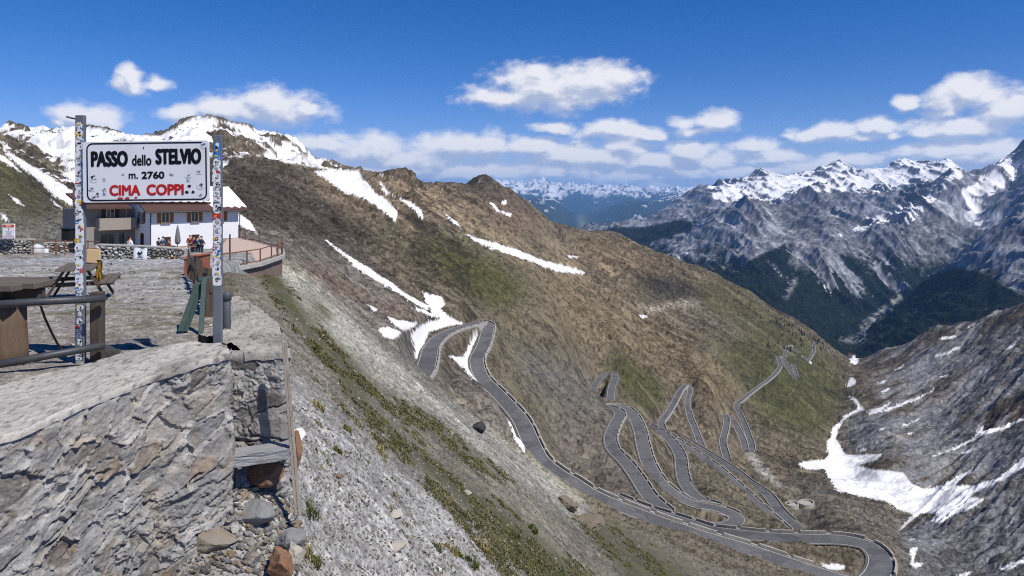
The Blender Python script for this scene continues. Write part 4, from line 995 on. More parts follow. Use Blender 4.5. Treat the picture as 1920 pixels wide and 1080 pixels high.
F1P = [(-6.4,2.6,-2.16),(-5.3,4.6,-2.13),(-4.52,5.95,-2.10),(-4.33,6.13,-2.09),(-4.21,6.53,-2.06),(-4.09,6.95,-2.02),(-3.9,7.51,-1.97),(-3.62,7.67,-1.93),(-3.40,7.94,-1.88),(-3.32,8.16,-1.87),(-3.36,8.30,-1.87),(-3.62,8.60,-1.87)]
w1 = empty('stone_wall', (-4.0, 7.0, -4.2), 0, 'massive rough rubble wall with a pale smooth concrete top, filling the near corner below the pass sign', 'stone wall')
def attach(o, root): o.matrix_parent_inverse = Matrix.Translation(-root.location); return o
attach(rough_face('wall_face', F1P, lambda s: np.full(len(s), -5.3), .0095, 17, w1, grey=.45), w1)
attach(cap_top('concrete_cap', [p for p in F1P[:10]], [(-8.4,4.2,-2.16),(-6.6,6.2,-2.12),(-5.58,7.56,-2.10),(-5.17,8.14,-2.06),(-4.79,8.62,-1.98),(-4.15,8.66,-1.87),(-3.60,8.60,-1.87)], .02, 41, w1, lip=.07, over=.035, rough=.016), w1)
w2 = empty('stone_wall', (-3.3, 9, -4), 0, 'lower curved rubble wall behind the end of the massive near wall, capped with a pale slab', 'stone wall')
F2P = [(-3.95,8.60,-1.98),(-3.7,8.61,-1.97),(-3.35,8.63,-1.97),(-2.87,8.62,-1.97),(-2.79,8.72,-1.96),(-2.89,8.82,-1.95),(-3.11,9.46,-1.93),(-3.6,10.5,-1.92),(-4.39,11.8,-1.92),(-4.9,12.6,-1.92),(-5.2,13.4,-2.0)]
attach(rough_face('wall_face', F2P, lambda s: np.full(len(s), -4.6), .011, 63, w2, dip=.04, amp=.65, grey=.7), w2)
attach(cap_top('slab_cap', F2P[2:10], [(-4.3,9.5,-1.94),(-4.2,9.6,-1.93),(-4.05,10.0,-1.93),(-4.3,10.6,-1.92),(-4.55,11.2,-1.92),(-5.05,12.4,-1.92),(-5.15,12.6,-1.92)], .02, 71, w2, col=(162,159,152), lip=.12, over=.05, rough=.03), w2)

# ---------------------------------------------------------------- shared materials
M_STEEL = mat('grey_steel', lin(92, 98, 104), .5, .2, 5, .1, 40, metal=.35, spec=.4, dirt=lin(120, 100, 84), dirt_amt=.3)
M_DSTEEL = mat('dark_steel', lin(70, 72, 76), .5, .25, 4, .1, 40, metal=.3, spec=.4, dirt=lin(110, 92, 78), dirt_amt=.35)
M_RUST = mat('rusty_steel', lin(120, 84, 66), .8, .3, 8, .3, 60)
M_WOOD = mat('weathered_wood', lin(104, 95, 88), .85, .3, 3, .4, 20, stretch=(1, 6, 6), dirt=lin(70, 58, 48))
M_DWOOD = mat('dark_old_wood', lin(78, 68, 60), .85, .35, 4, .4, 20, stretch=(6, 6, 1), dirt=lin(120, 112, 104))
M_BARK = mat('trunk_wood', lin(104, 87, 72), .85, .35, 2.5, .5, 14, stretch=(5, 5, .8), dirt=lin(84, 62, 46), dirt_amt=.6)
M_GREENWOOD = mat('green_painted_wood', lin(62, 80, 76), .7, .25, 4, .25, 20, stretch=(5, 5, 1), dirt=lin(112, 112, 104))
M_CONC = mat('pale_concrete', lin(176, 172, 164), .9, .2, 3, .3, 30, dirt=lin(120, 116, 108))
M_WHITE = mat('white_paint', lin(226, 228, 232), .45, .05, 3, 0, dirt=lin(190, 186, 180), dirt_amt=.3)
M_BLACK = mat('black_paint', lin(16, 17, 22), .45, .1, 5, 0)
M_RED = mat('red_paint', lin(188, 34, 36), .5, .1, 5, 0)

# ---------------------------------------------------------------- the pass sign
def text_mesh(word, x0, x1, z0, z1, y, m, parent, name, bold=.02):
    """a word fitted to a rectangle; its weight comes from a few slightly shifted layers of the same letters"""
    cu = bpy.data.curves.new('t', 'FONT'); cu.body = word; cu.size = 1.0; cu.resolution_u = 4
    o = bpy.data.objects.new('t', cu); COL.objects.link(o); bpy.context.view_layer.update()
    me = bpy.data.meshes.new_from_object(o.evaluated_get(bpy.context.evaluated_depsgraph_get())); bpy.data.objects.remove(o); bpy.data.curves.remove(cu)
    v = np.empty(len(me.vertices)*3, np.float32); me.vertices.foreach_get('co', v); v = v.reshape(-1, 3); fs = [list(p.vertices) for p in me.polygons]; bpy.data.meshes.remove(me)
    a, b = v.min(0), v.max(0); r = bold*(z1-z0)
    sx = (x1-x0-2*r)/(b[0]-a[0]); sz = (z1-z0-2*r)/(b[1]-a[1]); V = []; Fc = []
    offs = [(-1,-.6),(1,-.6),(-1,.6),(1,.6),(0,-1),(0,1),(0,0)]
    for k, (dx, dz) in enumerate(offs):
        n0 = len(V); V += [(x0+r+(p[0]-a[0])*sx+dx*r, y-.0003*k, z0+r+(p[1]-a[1])*sz+dz*r) for p in v]; Fc += [[i+n0 for i in f] for f in fs]
    nm = bpy.data.meshes.new(name); nm.from_pydata(V, [], Fc); nm.materials.append(m)
    o = bpy.data.objects.new(name, nm); link(o, parent); return o
def rrect(x0, x1, z0, z1, r, n=6):
    out = []
    for cx, cz, a0 in ((x1-r, z1-r, 0), (x0+r, z1-r, 90), (x0+r, z0+r, 180), (x1-r, z0+r, 270)):
        for k in range(n+1):
            a = R(a0+90*k/n); out.append((cx+r*math.cos(a), cz+r*math.sin(a)))
    return out
STK = [mat('sticker_'+n, lin(*c), .5, .06, 8, 0) for n, c in (('white',(222,224,228)),('blue',(70,120,180)),('red',(190,50,44)),('yellow',(222,196,60)),('black',(34,34,40)),('violet',(150,110,150)),('grey',(150,156,164)),('orange',(212,110,50)),('green',(70,120,70)))]
def sticker(parent, x, z, y, w, h, shape, seed, inv=False, plain=False):
    """flat printed sticker with a few blots of print on it"""
    rg = random.Random(seed); mb = MB()
    if shape == 0: pl = [(x+w/2*math.cos(2*math.pi*k/16), z+h/2*math.sin(2*math.pi*k/16)) for k in range(16)]
    elif shape == 1: pl = rrect(x-w/2, x+w/2, z-h/2, z+h/2, min(w, h)*.22, 3)
    elif shape == 2: pl = [(x-w/2, z+h*.1), (x-w*.3, z+h/2), (x+w*.3, z+h/2), (x+w/2, z+h*.1), (x+w*.32, z-h/2), (x-w*.32, z-h/2)]
    else: pl = [(x+(w/2)*(1 if k % 2 == 0 else .78)*math.cos(2*math.pi*k/14+.3), z+h/2*(1 if k % 2 == 0 else .78)*math.sin(2*math.pi*k/14+.3)) for k in range(14)]
    base = 0 if rg.random() < (.3 if inv else (.92 if not plain else 2)) else rg.choice([1, 2, 3, 4, 6, 6])
    f = mb.bm.faces.new([mb.bm.verts.new((a, y, b)) for a, b in pl]); f.material_index = base
    for k in range(rg.randint(4, 7)):
        bw = w*rg.uniform(.10, .5); bh = h*rg.uniform(.05, .18); bx = x+rg.uniform(-.22, .22)*w; bz = z+rg.uniform(-.32, .32)*h
        if rg.random() < .45: q = [(bx+bw/2*math.cos(2*math.pi*j/8), bz+bh*math.sin(2*math.pi*j/8)) for j in range(8)]
        else: q = [(bx-bw/2, bz-bh/2), (bx+bw/2, bz-bh/2+rg.uniform(-.1, .1)*bh), (bx+bw/2, bz+bh/2), (bx-bw/2, bz+bh/2)]
        f = mb.bm.faces.new([mb.bm.verts.new((a, y-.0012-.0004*k, b)) for a, b in q])
        f.material_index = (rg.choice([4, 4, 4, 6, 6, 6, 6, 6, 1, 6, 5, 2, 3]) if not plain else rg.choice([6, 6, 1, 4])) if base == 0 else rg.choice([0, 0, 4, 3])
    return mb.build('sticker', STK, parent)
SD = 8.72; SK = SD/FPX
M_POST = mat('galvanised_post', lin(112, 116, 122), .55, .2, 5, .1, 40, metal=.2, spec=.4, dirt=lin(84, 84, 88))
def make_sign():
    cx, cz = (275-U0)*SK, -(321-VH)*SK
    root = empty('pass_sign', ((275-U0)*SK, SD, plaza_z(SD)-.05), 0, 'white mountain pass name sign with black lettering between two sticker covered steel posts', 'sign')
    gz = root.location.z
    def L(u, v): return (u-275)*SK, -(v-VH)*SK-gz
    # posts
    for (ua, ub, vt, yo, nm) in ((135.5, 153.5, 215, .06, 1), (391.5, 409, 252, .12, 2)):
        xa, zt = L(ua, vt); xb, _ = L(ub, vt); w = xb-xa
        pole = MB().box(((xa+xb)/2, yo-.02+w*.29, zt/2), (w*.92, w*.5, zt), None, .008).build('post', M_POST, root, smooth=False)
        if nm == 1:
            x, z = L(137, 222); MB().tube([(x, yo+.03, z), (x-.07, yo+.03, z+.012), (x-.13, yo+.01, z+.03)], .011, 8).build('hook', M_DSTEEL, pole)
        xc = (xa+xb)/2; yf = yo-.02+w*.04-.0016
        rg = random.Random(nm*31); v = vt+13; i = 0; vend = 680 if nm == 1 else 524
        while v < vend:
            h = rg.uniform(14, 20)
            wv = rg.uniform(14.5, 17)
            sparse = nm == 1 and v > 538
            if not (sparse and rg.random() < .12):
                z = L(0, v+h/2)[1]
                sticker(pole, xc+rg.uniform(-.008, .008), z, yf-.0005*(i % 3), wv*SK*(rg.uniform(.5, .85) if sparse else 1), h*SK*(rg.uniform(.6, .95) if sparse else 1.05), rg.choice([0, 0, 1, 1, 2, 3]) if not sparse else rg.choice([3, 2, 1]), i*13+nm)
                if rg.random() < .55: sticker(pole, xc+rg.choice([-1, 1])*4.5*SK, z-rg.uniform(-.04, .04), yf-.0024, 8*SK, 8*SK, rg.choice([0, 1, 3]), i*17+nm+500, inv=True)
            v += h*(.86 if not sparse else .75); i += 1
    # board
    x0, z1 = L(155.5, 264.5); x1, z0 = L(391, 378.5)
    bd = empty('board_part', (0, 0, 0)); bpy.data.objects.remove(bd)
    b = MB(); b.prism([(x, 0, z) for x, z in rrect(x0, x1, z0, z1, .03)], (0, .035, 0)); board = b.build('board', M_WHITE, root)
    mid = ((x0+x1)/2, 0, (z0+z1)/2)
    bx0, bz1 = L(162.5, 267); bx1, bz0 = L(388, 376)
    o1 = rrect(bx0, bx1, bz0, bz1, 12*SK); i1 = rrect(bx0+2.6*SK, bx1-2.6*SK, bz0+2.6*SK, bz1-2.6*SK, 9.6*SK)
    bb = MB(); A = [bb.bm.verts.new((x, -.003, z)) for x, z in o1]; B = [bb.bm.verts.new((x, -.003, z)) for x, z in i1]
    for k in range(len(A)): bb.bm.faces.new((A[k], A[(k+1) % len(A)], B[(k+1) % len(A)], B[k]))
    bb.build('border', M_BLACK, board)
    MB().box(((x0+x1)/2, .05, z0-.018), (x1-x0, .03, .03)).build('rail', M_RUST, root)
    def word(w, u0, u1, vt, vb, m, bold=.03):
        a, z_t = L(u0, vt); c, z_b = L(u1, vb); text_mesh(w, a, c, z_b, z_t, -.0035, m, board, 'lettering', bold)
    word('PASSO', 171, 240.5, 282, 312, M_BLACK, .055); word('dello', 248, 284.5, 290, 310.5, M_BLACK, .028); word('STELVIO', 292, 378, 279, 309, M_BLACK, .055)
    word('m.', 241.5, 259, 325, 335, M_BLACK, .04); word('2760', 265.5, 308.5, 321.5, 335.5, M_BLACK, .05)
    word('CIMA', 205, 263, 346, 366.5, M_RED, .05); word('COPPI', 274.5, 344.5, 345.5, 366.5, M_RED, .05)
    for i, (u, v, w, h) in enumerate([(176,333,17,17),(196,336,8,8),(172,353,14,10),(183,364,9,9),(176,368,10,8),(196,354,9,7),(196,362,9,8),(353,331,12,10),(354,339,9,6),(374,324,12,9),(376,350,15,13),(377,366,10,9),(382,274,12,11)]):
        x, z = L(u, v); sticker(board, x, z, -.0034, w*SK, h*SK, 0, 900+i, plain=True)
    for i, (u, v, w, h, c) in enumerate([(270,277,2,6,4),(355,350,9,6,4),(350,361,8,6,4),(362,361,7,7,4),(322,328,10,5,6),(231,327,5,5,6),(225,371,14,4,2),(238,371,12,5,2),(255,370,8,4,2),(183,362,5,5,4)]):
        x, z = L(u, v); rg = random.Random(i)
        q = MB(); f = q.bm.faces.new([q.bm.verts.new((x+w/2*SK*rg.uniform(.6, 1.1)*math.cos(2*math.pi*k/9), -.0042, z+h/2*SK*rg.uniform(.6, 1.1)*math.sin(2*math.pi*k/9))) for k in range(9)])
        q.build('smudge', STK[c], board)
    for ch in root.children:
        if ch.name.startswith('board'):
            ch.matrix_local = Matrix.Translation(mid) @ Matrix.Rotation(R(.75), 4, 'Y').inverted() @ Matrix.Translation(-Vector(mid))
make_sign()

# ---------------------------------------------------------------- things on the terrace
def root_at(name, u, d, label, cat, z=None, rz=0, group=None):
    return empty(name, ((u-U0)/FPX*d, d, plaza_z(d) if z is None else z), rz, label, cat, group)
# railing in front of the table
a0, a1 = P(-60, 574, 8.0), P(198, 559.5, 8.62); b0, b1 = P(-60, 694, 8.0), P(196, 647.5, 8.62)
rl = empty('guard_rail', tuple(P(183, 689, 8.7)), 0, 'two worn steel tube rails on a dark square post, left of the sign', 'railing')
attach(MB().tube([a0, a0*.5+a1*.5+Vector((0, 0, .006)), a1], .046, 14).build('rail', M_DSTEEL, rl, True), rl)
attach(MB().tube([b0, b0*.5+b1*.5, b1], .046, 14).build('rail', M_DSTEEL, rl, True), rl)
attach(MB().box((P(183, 610, 8.76).x, 8.76, -1.79), (.13, .13, 1.06), None, .012).build('post', M_DWOOD, rl), rl)
attach(MB().box((P(-150, 610, 8.1).x, 8.1, -1.79), (.13, .13, 1.06), None, .012).build('post', M_DWOOD, rl), rl)
# plank table on a trunk
tb = root_at('trunk_table', 8, 8.95, 'heavy plank table on a thick split tree trunk behind the rails', 'table')
gz = tb.location.z; zt = -(534-VH)/FPX*8.9-gz
t_ = MB()
for k, (y_, x0_, x1_) in enumerate(((-.30, -.75, .40), (-.10, -.8, .53), (.10, -.72, .50), (.30, -.78, .36))): t_.box(((x0_+x1_)/2, y_, zt+.004*(k % 2)), (x1_-x0_, .195, .085), Matrix.Rotation(.02*(k-1.5), 3, 'Z'), .012)
t_.build('table_top', M_WOOD, tb)
t_ = MB(); t_.box((.12, 0, zt-.12), (.70, .16, .12), Matrix.Rotation(.1, 3, 'Z'), .01); t_.box((0, .2, zt-.12), (.16, .7, .12), None, .01); t_.build('bearer', M_DWOOD, tb)
t_ = MB(); t_.lathe([(.27, -.1), (.265, .2), (.25, .5), (.24, zt-.18)], (0, 0, 0), 28)
for v in t_.bm.verts:
    a = math.atan2(v.co.y, v.co.x); k = 1+.05*math.sin(a*5+1)+.03*math.sin(a*11)
    v.co.x *= k; v.co.y *= k
t_.build('trunk', M_BARK, tb, True)
# chain hanging from the rail
ck = empty('chain', tuple(P(76, 572, 8.25)), 0, 'thin dark chain slanting from the upper rail to the ground', 'chain')
attach(MB().tube([P(76, 573, 8.25), P(84, 596, 8.5), P(97, 624, 8.8), P(108, 645, 9.1), P(118, 657, 9.4)], .014, 8).build('links', M_BLACK, ck), ck)
# picnic table
pt = root_at('picnic_table', 150, 16, 'old grey picnic table with benches, standing alone behind the left sign post', 'picnic table', rz=R(24))
for n_, (x, z, w, l, t) in {'table_top': (0, .74, .72, 1.7, .05), 'bench': (-.62, .44, .27, 1.7, .05), 'bench.': (.62, .44, .27, 1.7, .05)}.items():
    b = MB()
    np_ = 4 if n_ == 'table_top' else 2
    for k in range(np_): b.box((x-w/2+w/np_*(k+.5), 0, z), (w/np_-.012, l, t), None, .006)
    b.build(n_.strip('.'), M_WOOD, pt)
for y in (-.6, .6):
    b = MB(); b.beam((-.22, y, .72), (-.62, y, 0), .09, .05); b.beam((.22, y, .72), (.62, y, 0), .09, .05); b.beam((-.75, y+.05, .40), (.75, y+.05, .40), .05, .09); b.build('frame', M_DWOOD, pt)
bo = root_at('wood_panel', 174, 16.4, 'tan plywood panel standing upright on the picnic table', 'panel', z=plaza_z(16)+.77)
MB().box((0, .02, .17), (.33, .03, .34), Matrix.Rotation(R(-8), 3, 'X') @ Matrix.Rotation(R(4), 3, 'Y'), .02).build('sheet', mat('tan_board', lin(198, 170, 128), .8, .12, 4, .1), bo)
bl = root_at('blanket', 186, 16.2, 'crumpled yellow cloth hanging from the edge of the picnic table', 'cloth', z=plaza_z(16)+.25)
b = MB(); n_ = 12
g = [[b.bm.verts.new(((i/5-.5)*.13+.02*math.sin(j*.9), .03*math.sin(i*2.2+j*.6), .62-j*.055)) for i in range(6)] for j in range(n_)]
for j in range(n_-1):
    for i in range(5): b.bm.faces.new((g[j][i], g[j][i+1], g[j+1][i+1], g[j+1][i]))
bmesh.ops.solidify(b.bm, geom=b.bm.faces[:], thickness=.012)
b.build('folds', mat('yellow_cloth', lin(200, 160, 74), .9, .2, 8, .2, dirt=lin(120, 100, 70)), bl, True)
# boulder and dark lump beside the posts
M_ROCKG = mat('grey_rock', lin(128, 128, 128), .9, .3, 3, .6, 14, dirt=lin(84, 82, 80))
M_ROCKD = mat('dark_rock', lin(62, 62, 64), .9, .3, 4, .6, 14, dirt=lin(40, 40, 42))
M_ROCKR = mat('rust_rock', lin(134, 102, 80), .9, .35, 5, .6, 14, dirt=lin(96, 58, 42), dirt_amt=.6)
M_ROCKP = mat('pale_rock', lin(172, 166, 154), .9, .25, 4, .6, 14, dirt=lin(122, 112, 98))
M_ROCKW = mat('white_rock', lin(206, 204, 200), .9, .15, 4, .4, 14)
def rock(name, c, sz, seed, m, label, sub=3, rot=0.0, amp=.5):
    o = MB().rock((0, 0, 0), sz, seed, sub, rot, 0, amp).build(name, m); o.location = c
    tag(o, label, 'rock'); return o
rock('boulder', (P(276, 650, 10.2)), (.24, .2, .13), 3, M_ROCKG, 'grey boulder on the terrace just behind the near wall, between the sign posts')
rock('boulder', (P(203, 664, 9.1)), (.13, .16, .14), 8, M_ROCKD, 'black rounded lump at the foot of the dark railing post')  # rounded dark lump filling the dark patch beside the railing post
# steel bollard
st_ = root_at('bollard', 425, 9.75, 'short grey steel pipe post with a collar, right of the right sign post', 'bollard', z=-2.25)
MB().lathe([(.055, 0), (.055, .72), (.05, .73)], seg=18).build('pipe', M_STEEL, st_, True)
MB().lathe([(.066, .73), (.066, .83), (.06, .84)], seg=18).build('collar', M_STEEL, st_, True)
# green trestle
gt = root_at('trestle', 362, 11.2, 'folded green wooden trestle leaning behind the right sign post', 'trestle')
def loc(root, u, v, d): return P(u, v, d)-root.location
for (ua, va, da, ub, vb, db, w) in ((338,622,11.0,374,522,11.5,.085),(347,622,11.05,384,524,11.5,.07)): MB().beam(loc(gt, ua, va, da), loc(gt, ub, vb, db), w, .04, .005).build('slat', M_GREENWOOD, gt)
MB().beam(loc(gt, 376, 634, 10.9), loc(gt, 383, 524, 11.4), .075, .04, .005).build('leg', M_GREENWOOD, gt)
MB().beam(loc(gt, 371, 524, 11.45), loc(gt, 396, 520, 11.6), .07, .05, .005).build('head', M_GREENWOOD, gt)
# paling fence running back from the trestle
pf = empty('paling_fence', ((380-U0)/FPX*14, 14, plaza_z(14)), 0, 'dark broken paling fence running back from the green trestle towards the house', 'fence')
nn = 26; rg = random.Random(5)
for k in range(nn):
    f = k/(nn-1); d = 13.0+f*10.5; u = 392-f*38; base = P(u, 0, d); z = plaza_z(d)
    p0 = Vector((base.x, d, z-.2)); h = rg.uniform(.62, .86); le = Vector((rg.uniform(-.06, .06), rg.uniform(-.08, .08), h))
    attach(MB().beam(p0, p0+le+Vector((0, 0, .2)), rg.uniform(.10, .17), .03, 0, 0, R(70)).build('paling', M_DWOOD, pf), pf)
attach(MB().beam(P(392, 0, 13).xy.to_3d()+Vector((.04, 0, plaza_z(13)+.5)), P(354, 0, 23.5).xy.to_3d()+Vector((.04, 0, plaza_z(23.5)+.5)), .05, .08).build('rail', M_DWOOD, pf), pf)
rb = root_at('metal_bin', 370, 25, 'rust red sheet metal bin with a sloping lid behind the dark paling fence', 'bin')
b = MB(); b.prism([(-.33, -.3, 0), (.33, -.3, 0), (.33, -.3, .74), (-.33, -.3, .62)], (0, .6, 0)); b.build('body', mat('red_sheet', lin(150, 92, 72), .7, .25, 4, .1, dirt=lin(96, 66, 54)), rb)
b = MB(); b.prism([(-.38, -.35, .63), (.38, -.35, .75), (.38, -.35, .81), (-.38, -.35, .69)], (0, .7, 0)); b.build('lid', mat('red_lid', lin(178, 110, 86), .7, .2, 4, .1), rb)

# ---------------------------------------------------------------- far side of the terrace
def low_wall(name, pts, h, seed, label, cell=(.34, .17)):
    root = empty(name, tuple(pts[0][:2])+(pts[0][2]-h,), 0, label, 'stone wall')
    attach(rubble_face('wall_face', pts, lambda s: np.full(len(s), min(p[2] for p in pts)-h), .035, cell[0], cell[1], .11, seed, root, tilt=.0, rust=.04, mortar_amt=-.4, dark_gap=.85, fine=.01, topblend=.05,
        pal=[(176,174,164),(150,150,144),(190,188,178),(130,130,126),(166,160,148),(184,180,168)], mortar=(96,92,86)), root)
    b = MB()
    for p, q in zip(pts[:-1], pts[1:]): b.beam(Vector(p)+Vector((0, .18, .03)), Vector(q)+Vector((0, .18, .03)), .5, .09, .015)
    attach(b.build('coping', M_CONC, root), root); return root
low_wall('garden_wall', [tuple(P(181, 460, 41)), tuple(P(262, 463, 40.4)), tuple(P(345, 468, 39.5))], 1.05, 5, 'dry stone wall with a pale coping along the terrace in front of the house')
low_wall('garden_wall', [tuple(P(-80, 451, 46)), tuple(P(58, 450, 45.5))], 1.1, 6, 'dry stone wall below the red and white notice board at the far left')
low_wall('garden_wall', [tuple(P(84, 456, 50)), tuple(P(130, 456, 50))], 1.0, 7, 'broken stretch of dry stone wall behind the thin railing')
# thin railing between the walls
fr = empty('terrace_railing', tuple(P(110, 485, 45)), 0, 'thin brown railing bridging the gap between the two far stone walls', 'railing')
for v in (451.5, 465, 479): attach(MB().tube([P(58, v, 45), P(185, v+1.5, 44)], .03, 6).build('rail', M_RUST, fr), fr)
for u in (62, 105, 122, 165): attach(MB().tube([P(u, 450, 45), P(u, 484, 45)], .035, 6).build('post', M_RUST, fr), fr)
tk = empty('gas_tank', tuple(P(70, 480, 47.5)), 0, 'rounded pale grey gas tank with snow on top behind the thin railing', 'tank')
b = MB(); b.lathe([(.05, 0), (.34, .05), (.40, .2), (.40, .48), (.30, .70), (.12, .80), (.03, .82)], seg=20); b.build('vessel', mat('tank_paint', lin(196, 198, 202), .5, .1, 3, 0), tk, True)
dr = empty('drum', tuple(P(86, 480, 47.2)), 0, 'small white drum beside the rounded grey tank', 'drum')
MB().lathe([(.16, 0), (.17, .02), (.17, .5), (.16, .52)], seg=16).build('shell', M_WHITE, dr, True)
nb = empty('notice_board', tuple(P(16.5, 450, 45.2)), 0, 'white notice board with a red heading band on top of the far left stone wall', 'notice board')
k_ = 45.2/FPX
b = MB(); b.box((0, 0, 16.5*k_), (24*k_, .05, 28*k_), None, .03); pnl = b.build('panel', M_WHITE, nb)
MB().box((0, -.03, 26.5*k_), (21*k_, .012, 5.2*k_)).build('heading', mat('orange_red', lin(214, 70, 44), .5, .05, 3, 0), pnl)
b = MB()
for kx in (-3.5, -1.2, 1.1, 3.4): b.box((kx*k_, -.04, 26.6*k_), (1.5*k_, .006, 2.2*k_))
b.build('heading_marks', M_WHITE, pnl)
b = MB(); b.box((0, -.028, 20.2*k_), (1.6*k_, .008, 3*k_)); b.box((0, -.028, 6.0*k_), (20*k_, .008, 1.2*k_)); b.build('red_marks', M_RED, pnl)
b = MB()
for i in range(6): b.box(((i % 2)*.6*k_, -.028, (16.5-i*1.5)*k_), ((12-(i*3 % 5))*k_, .006, .5*k_))
b.build('text_rows', STK[6], pnl)
for sx in (-8, 8): MB().box((sx*k_, .04, 1.2*k_), (.05, .05, 4*k_)).build('leg', M_RUST, nb)
hut = empty('kiosk', tuple(P(129, 482, 52)), 0, 'small black boarded kiosk partly hidden by the left sign post', 'kiosk')
b = MB(); b.box((0, 0, 1.05), (.62, .8, 2.1), None, .02); b.build('walls', mat('black_boards', lin(26, 26, 28), .8, .2, 6, .2), hut)
b = MB(); b.box((0, 0, 2.14), (.74, .95, .07), Matrix.Rotation(R(4), 3, 'Y'), .01); b.build('roof', M_BLACK, hut)
bn = empty('banner', tuple(P(265, 487, 39.7)), 0, 'white cloth banner with a dark emblem hung on the dry stone wall', 'banner')
k_ = 39.7/FPX; b = MB()
g = [[b.bm.verts.new(((i/8-.5)*25*k_, -.12-.03*math.sin(i*1.3)-.02*math.sin(j), (1+j/5*21)*k_+(.04*math.sin(i*.9) if j == 5 else 0))) for i in range(9)] for j in range(6)]
for j in range(5):
    for i in range(8): b.bm.faces.new((g[j][i], g[j][i+1], g[j+1][i+1], g[j+1][i]))
b.build('cloth', M_WHITE, bn, True)
b = MB()
b.prism([(-5*k_, -.17, 12*k_), (-3*k_, -.17, 16*k_), (0, -.17, 13.5*k_), (4*k_, -.17, 16*k_), (5*k_, -.17, 14*k_), (1.5*k_, -.17, 11.5*k_), (3*k_, -.17, 8.5*k_), (-1*k_, -.17, 10*k_)], (0, .01, 0)); b.box((0, -.17, 5.2*k_), (9*k_, .01, 1.6*k_)); b.build('emblem', STK[4], bn)

# ---------------------------------------------------------------- terrace deck
DZ = -4.35
dk = empty('deck', tuple(P(470, 495, 44)), 0, 'sunny terrace deck of pale pink slabs on a brick footing, right of the house', 'terrace deck')
pts = [P(404, 0, 39.0), P(415, 0, 39.2), P(431, 0, 39.8), P(463, 0, 41.3), P(488, 0, 42.8), P(509, 0, 45.2), P(521, 0, 46.7), P(530, 0, 48.2), P(528, 0, 53), P(486, 0, 60), P(448, 0, 66), P(425, 0, 64), P(408, 0, 50)]
b = MB(); b.prism([(p.x, p.y, DZ) for p in pts], (0, 0, -.12)); attach(b.build('floor', mat('pink_slabs', lin(196, 172, 156), .8, .12, 1.2, .1), dk), dk)
cc = Vector((sum(p.x for p in pts)/len(pts), sum(p.y for p in pts)/len(pts), 0))
b = MB()
for p, q in zip(pts[:8], pts[1:9]): b.beam((p.x, p.y, DZ-.10), (q.x, q.y, DZ-.10), .34, .26, .02)
attach(b.build('edge_beam', M_CONC, dk), dk)
b = MB(); ip = [(p.x*.985+cc.x*.015, p.y*.985+cc.y*.015, DZ-.16) for p in pts[2:10]]; b.prism([(x, y, z) for x, y, z in ip], (0, 0, -3.2))
attach(b.build('brick_footing', mat('brick_rubble', lin(124, 106, 94), .9, .4, 2.5, .5, 6, dirt=lin(96, 82, 74)), dk), dk)
rr = empty('deck_railing', tuple(P(431, 502, 39.8)), 0, 'rust brown railing with slim posts around the pink slab deck', 'railing')
line = [pts[0], pts[1], pts[2], pts[3], pts[4], pts[5], pts[6], pts[7]]
for p in line[1:]: attach(MB().beam((p.x, p.y, DZ), (p.x, p.y, DZ+.86), .07, .07).build('post', M_RUST, rr), rr)
for p in (pts[8], pts[9], P(460, 0, 63), P(448, 0, 66)): attach(MB().beam((p.x, p.y, DZ), (p.x, p.y, DZ+1.0), .08, .08).build('post', M_RUST, rr), rr)
for z in (.84, .12): attach(MB().tube([(p.x, p.y, DZ+z) for p in line+[pts[8], pts[9], pts[10]]], .035, 6).build('rail', M_RUST, rr), rr)
fp = empty('flag_pole', (P(431, 0, 39.9).x, 39.9, DZ), 0, 'bare dark pole taller than the deck railing beside it', 'pole')
MB().lathe([(.05, 0), (.045, 1.9), (.04, 1.92)], seg=10).build('shaft', M_DSTEEL, fp)
# ---------------------------------------------------------------- the house behind the terrace
M_PLASTER = mat('white_plaster', lin(226, 226, 228), .85, .05, 1.0, .15, 12, dirt=lin(196, 194, 192), dirt_amt=.35)
M_GPLAST = mat('grey_plaster', lin(138, 132, 126), .9, .15, 1.0, .2, 12, dirt=lin(100, 96, 92))
M_TILE = mat('roof_tiles', lin(84, 62, 56), .85, .25, 1.5, .4, 8, stretch=(1, 3, 1), dirt=lin(84, 60, 54))
M_SHUT = mat('brown_shutter', lin(150, 104, 58), .7, .15, 3, .1)
M_DSHUT = mat('dark_shutter', lin(92, 62, 52), .7, .15, 3, .1)
M_GLASS, tg, bg_ = new_mat('window_glass'); bg_.inputs['Base Color'].default_value = (.02, .025, .03, 1); bg_.inputs['Roughness'].default_value = .08; bg_.inputs['Specular IOR Level'].default_value = .5
M_SNOW = mat('snow', (0.86, 0.87, 0.9), .9, .05, 1, .1, 6)
HC = Vector((-41.8, 80.0, -6.9))
hs = empty('alpine_house', tuple(HC), R(50), 'two storey white alpine house with brown shutters, a snowy roof and a grey balcony wing', 'house')
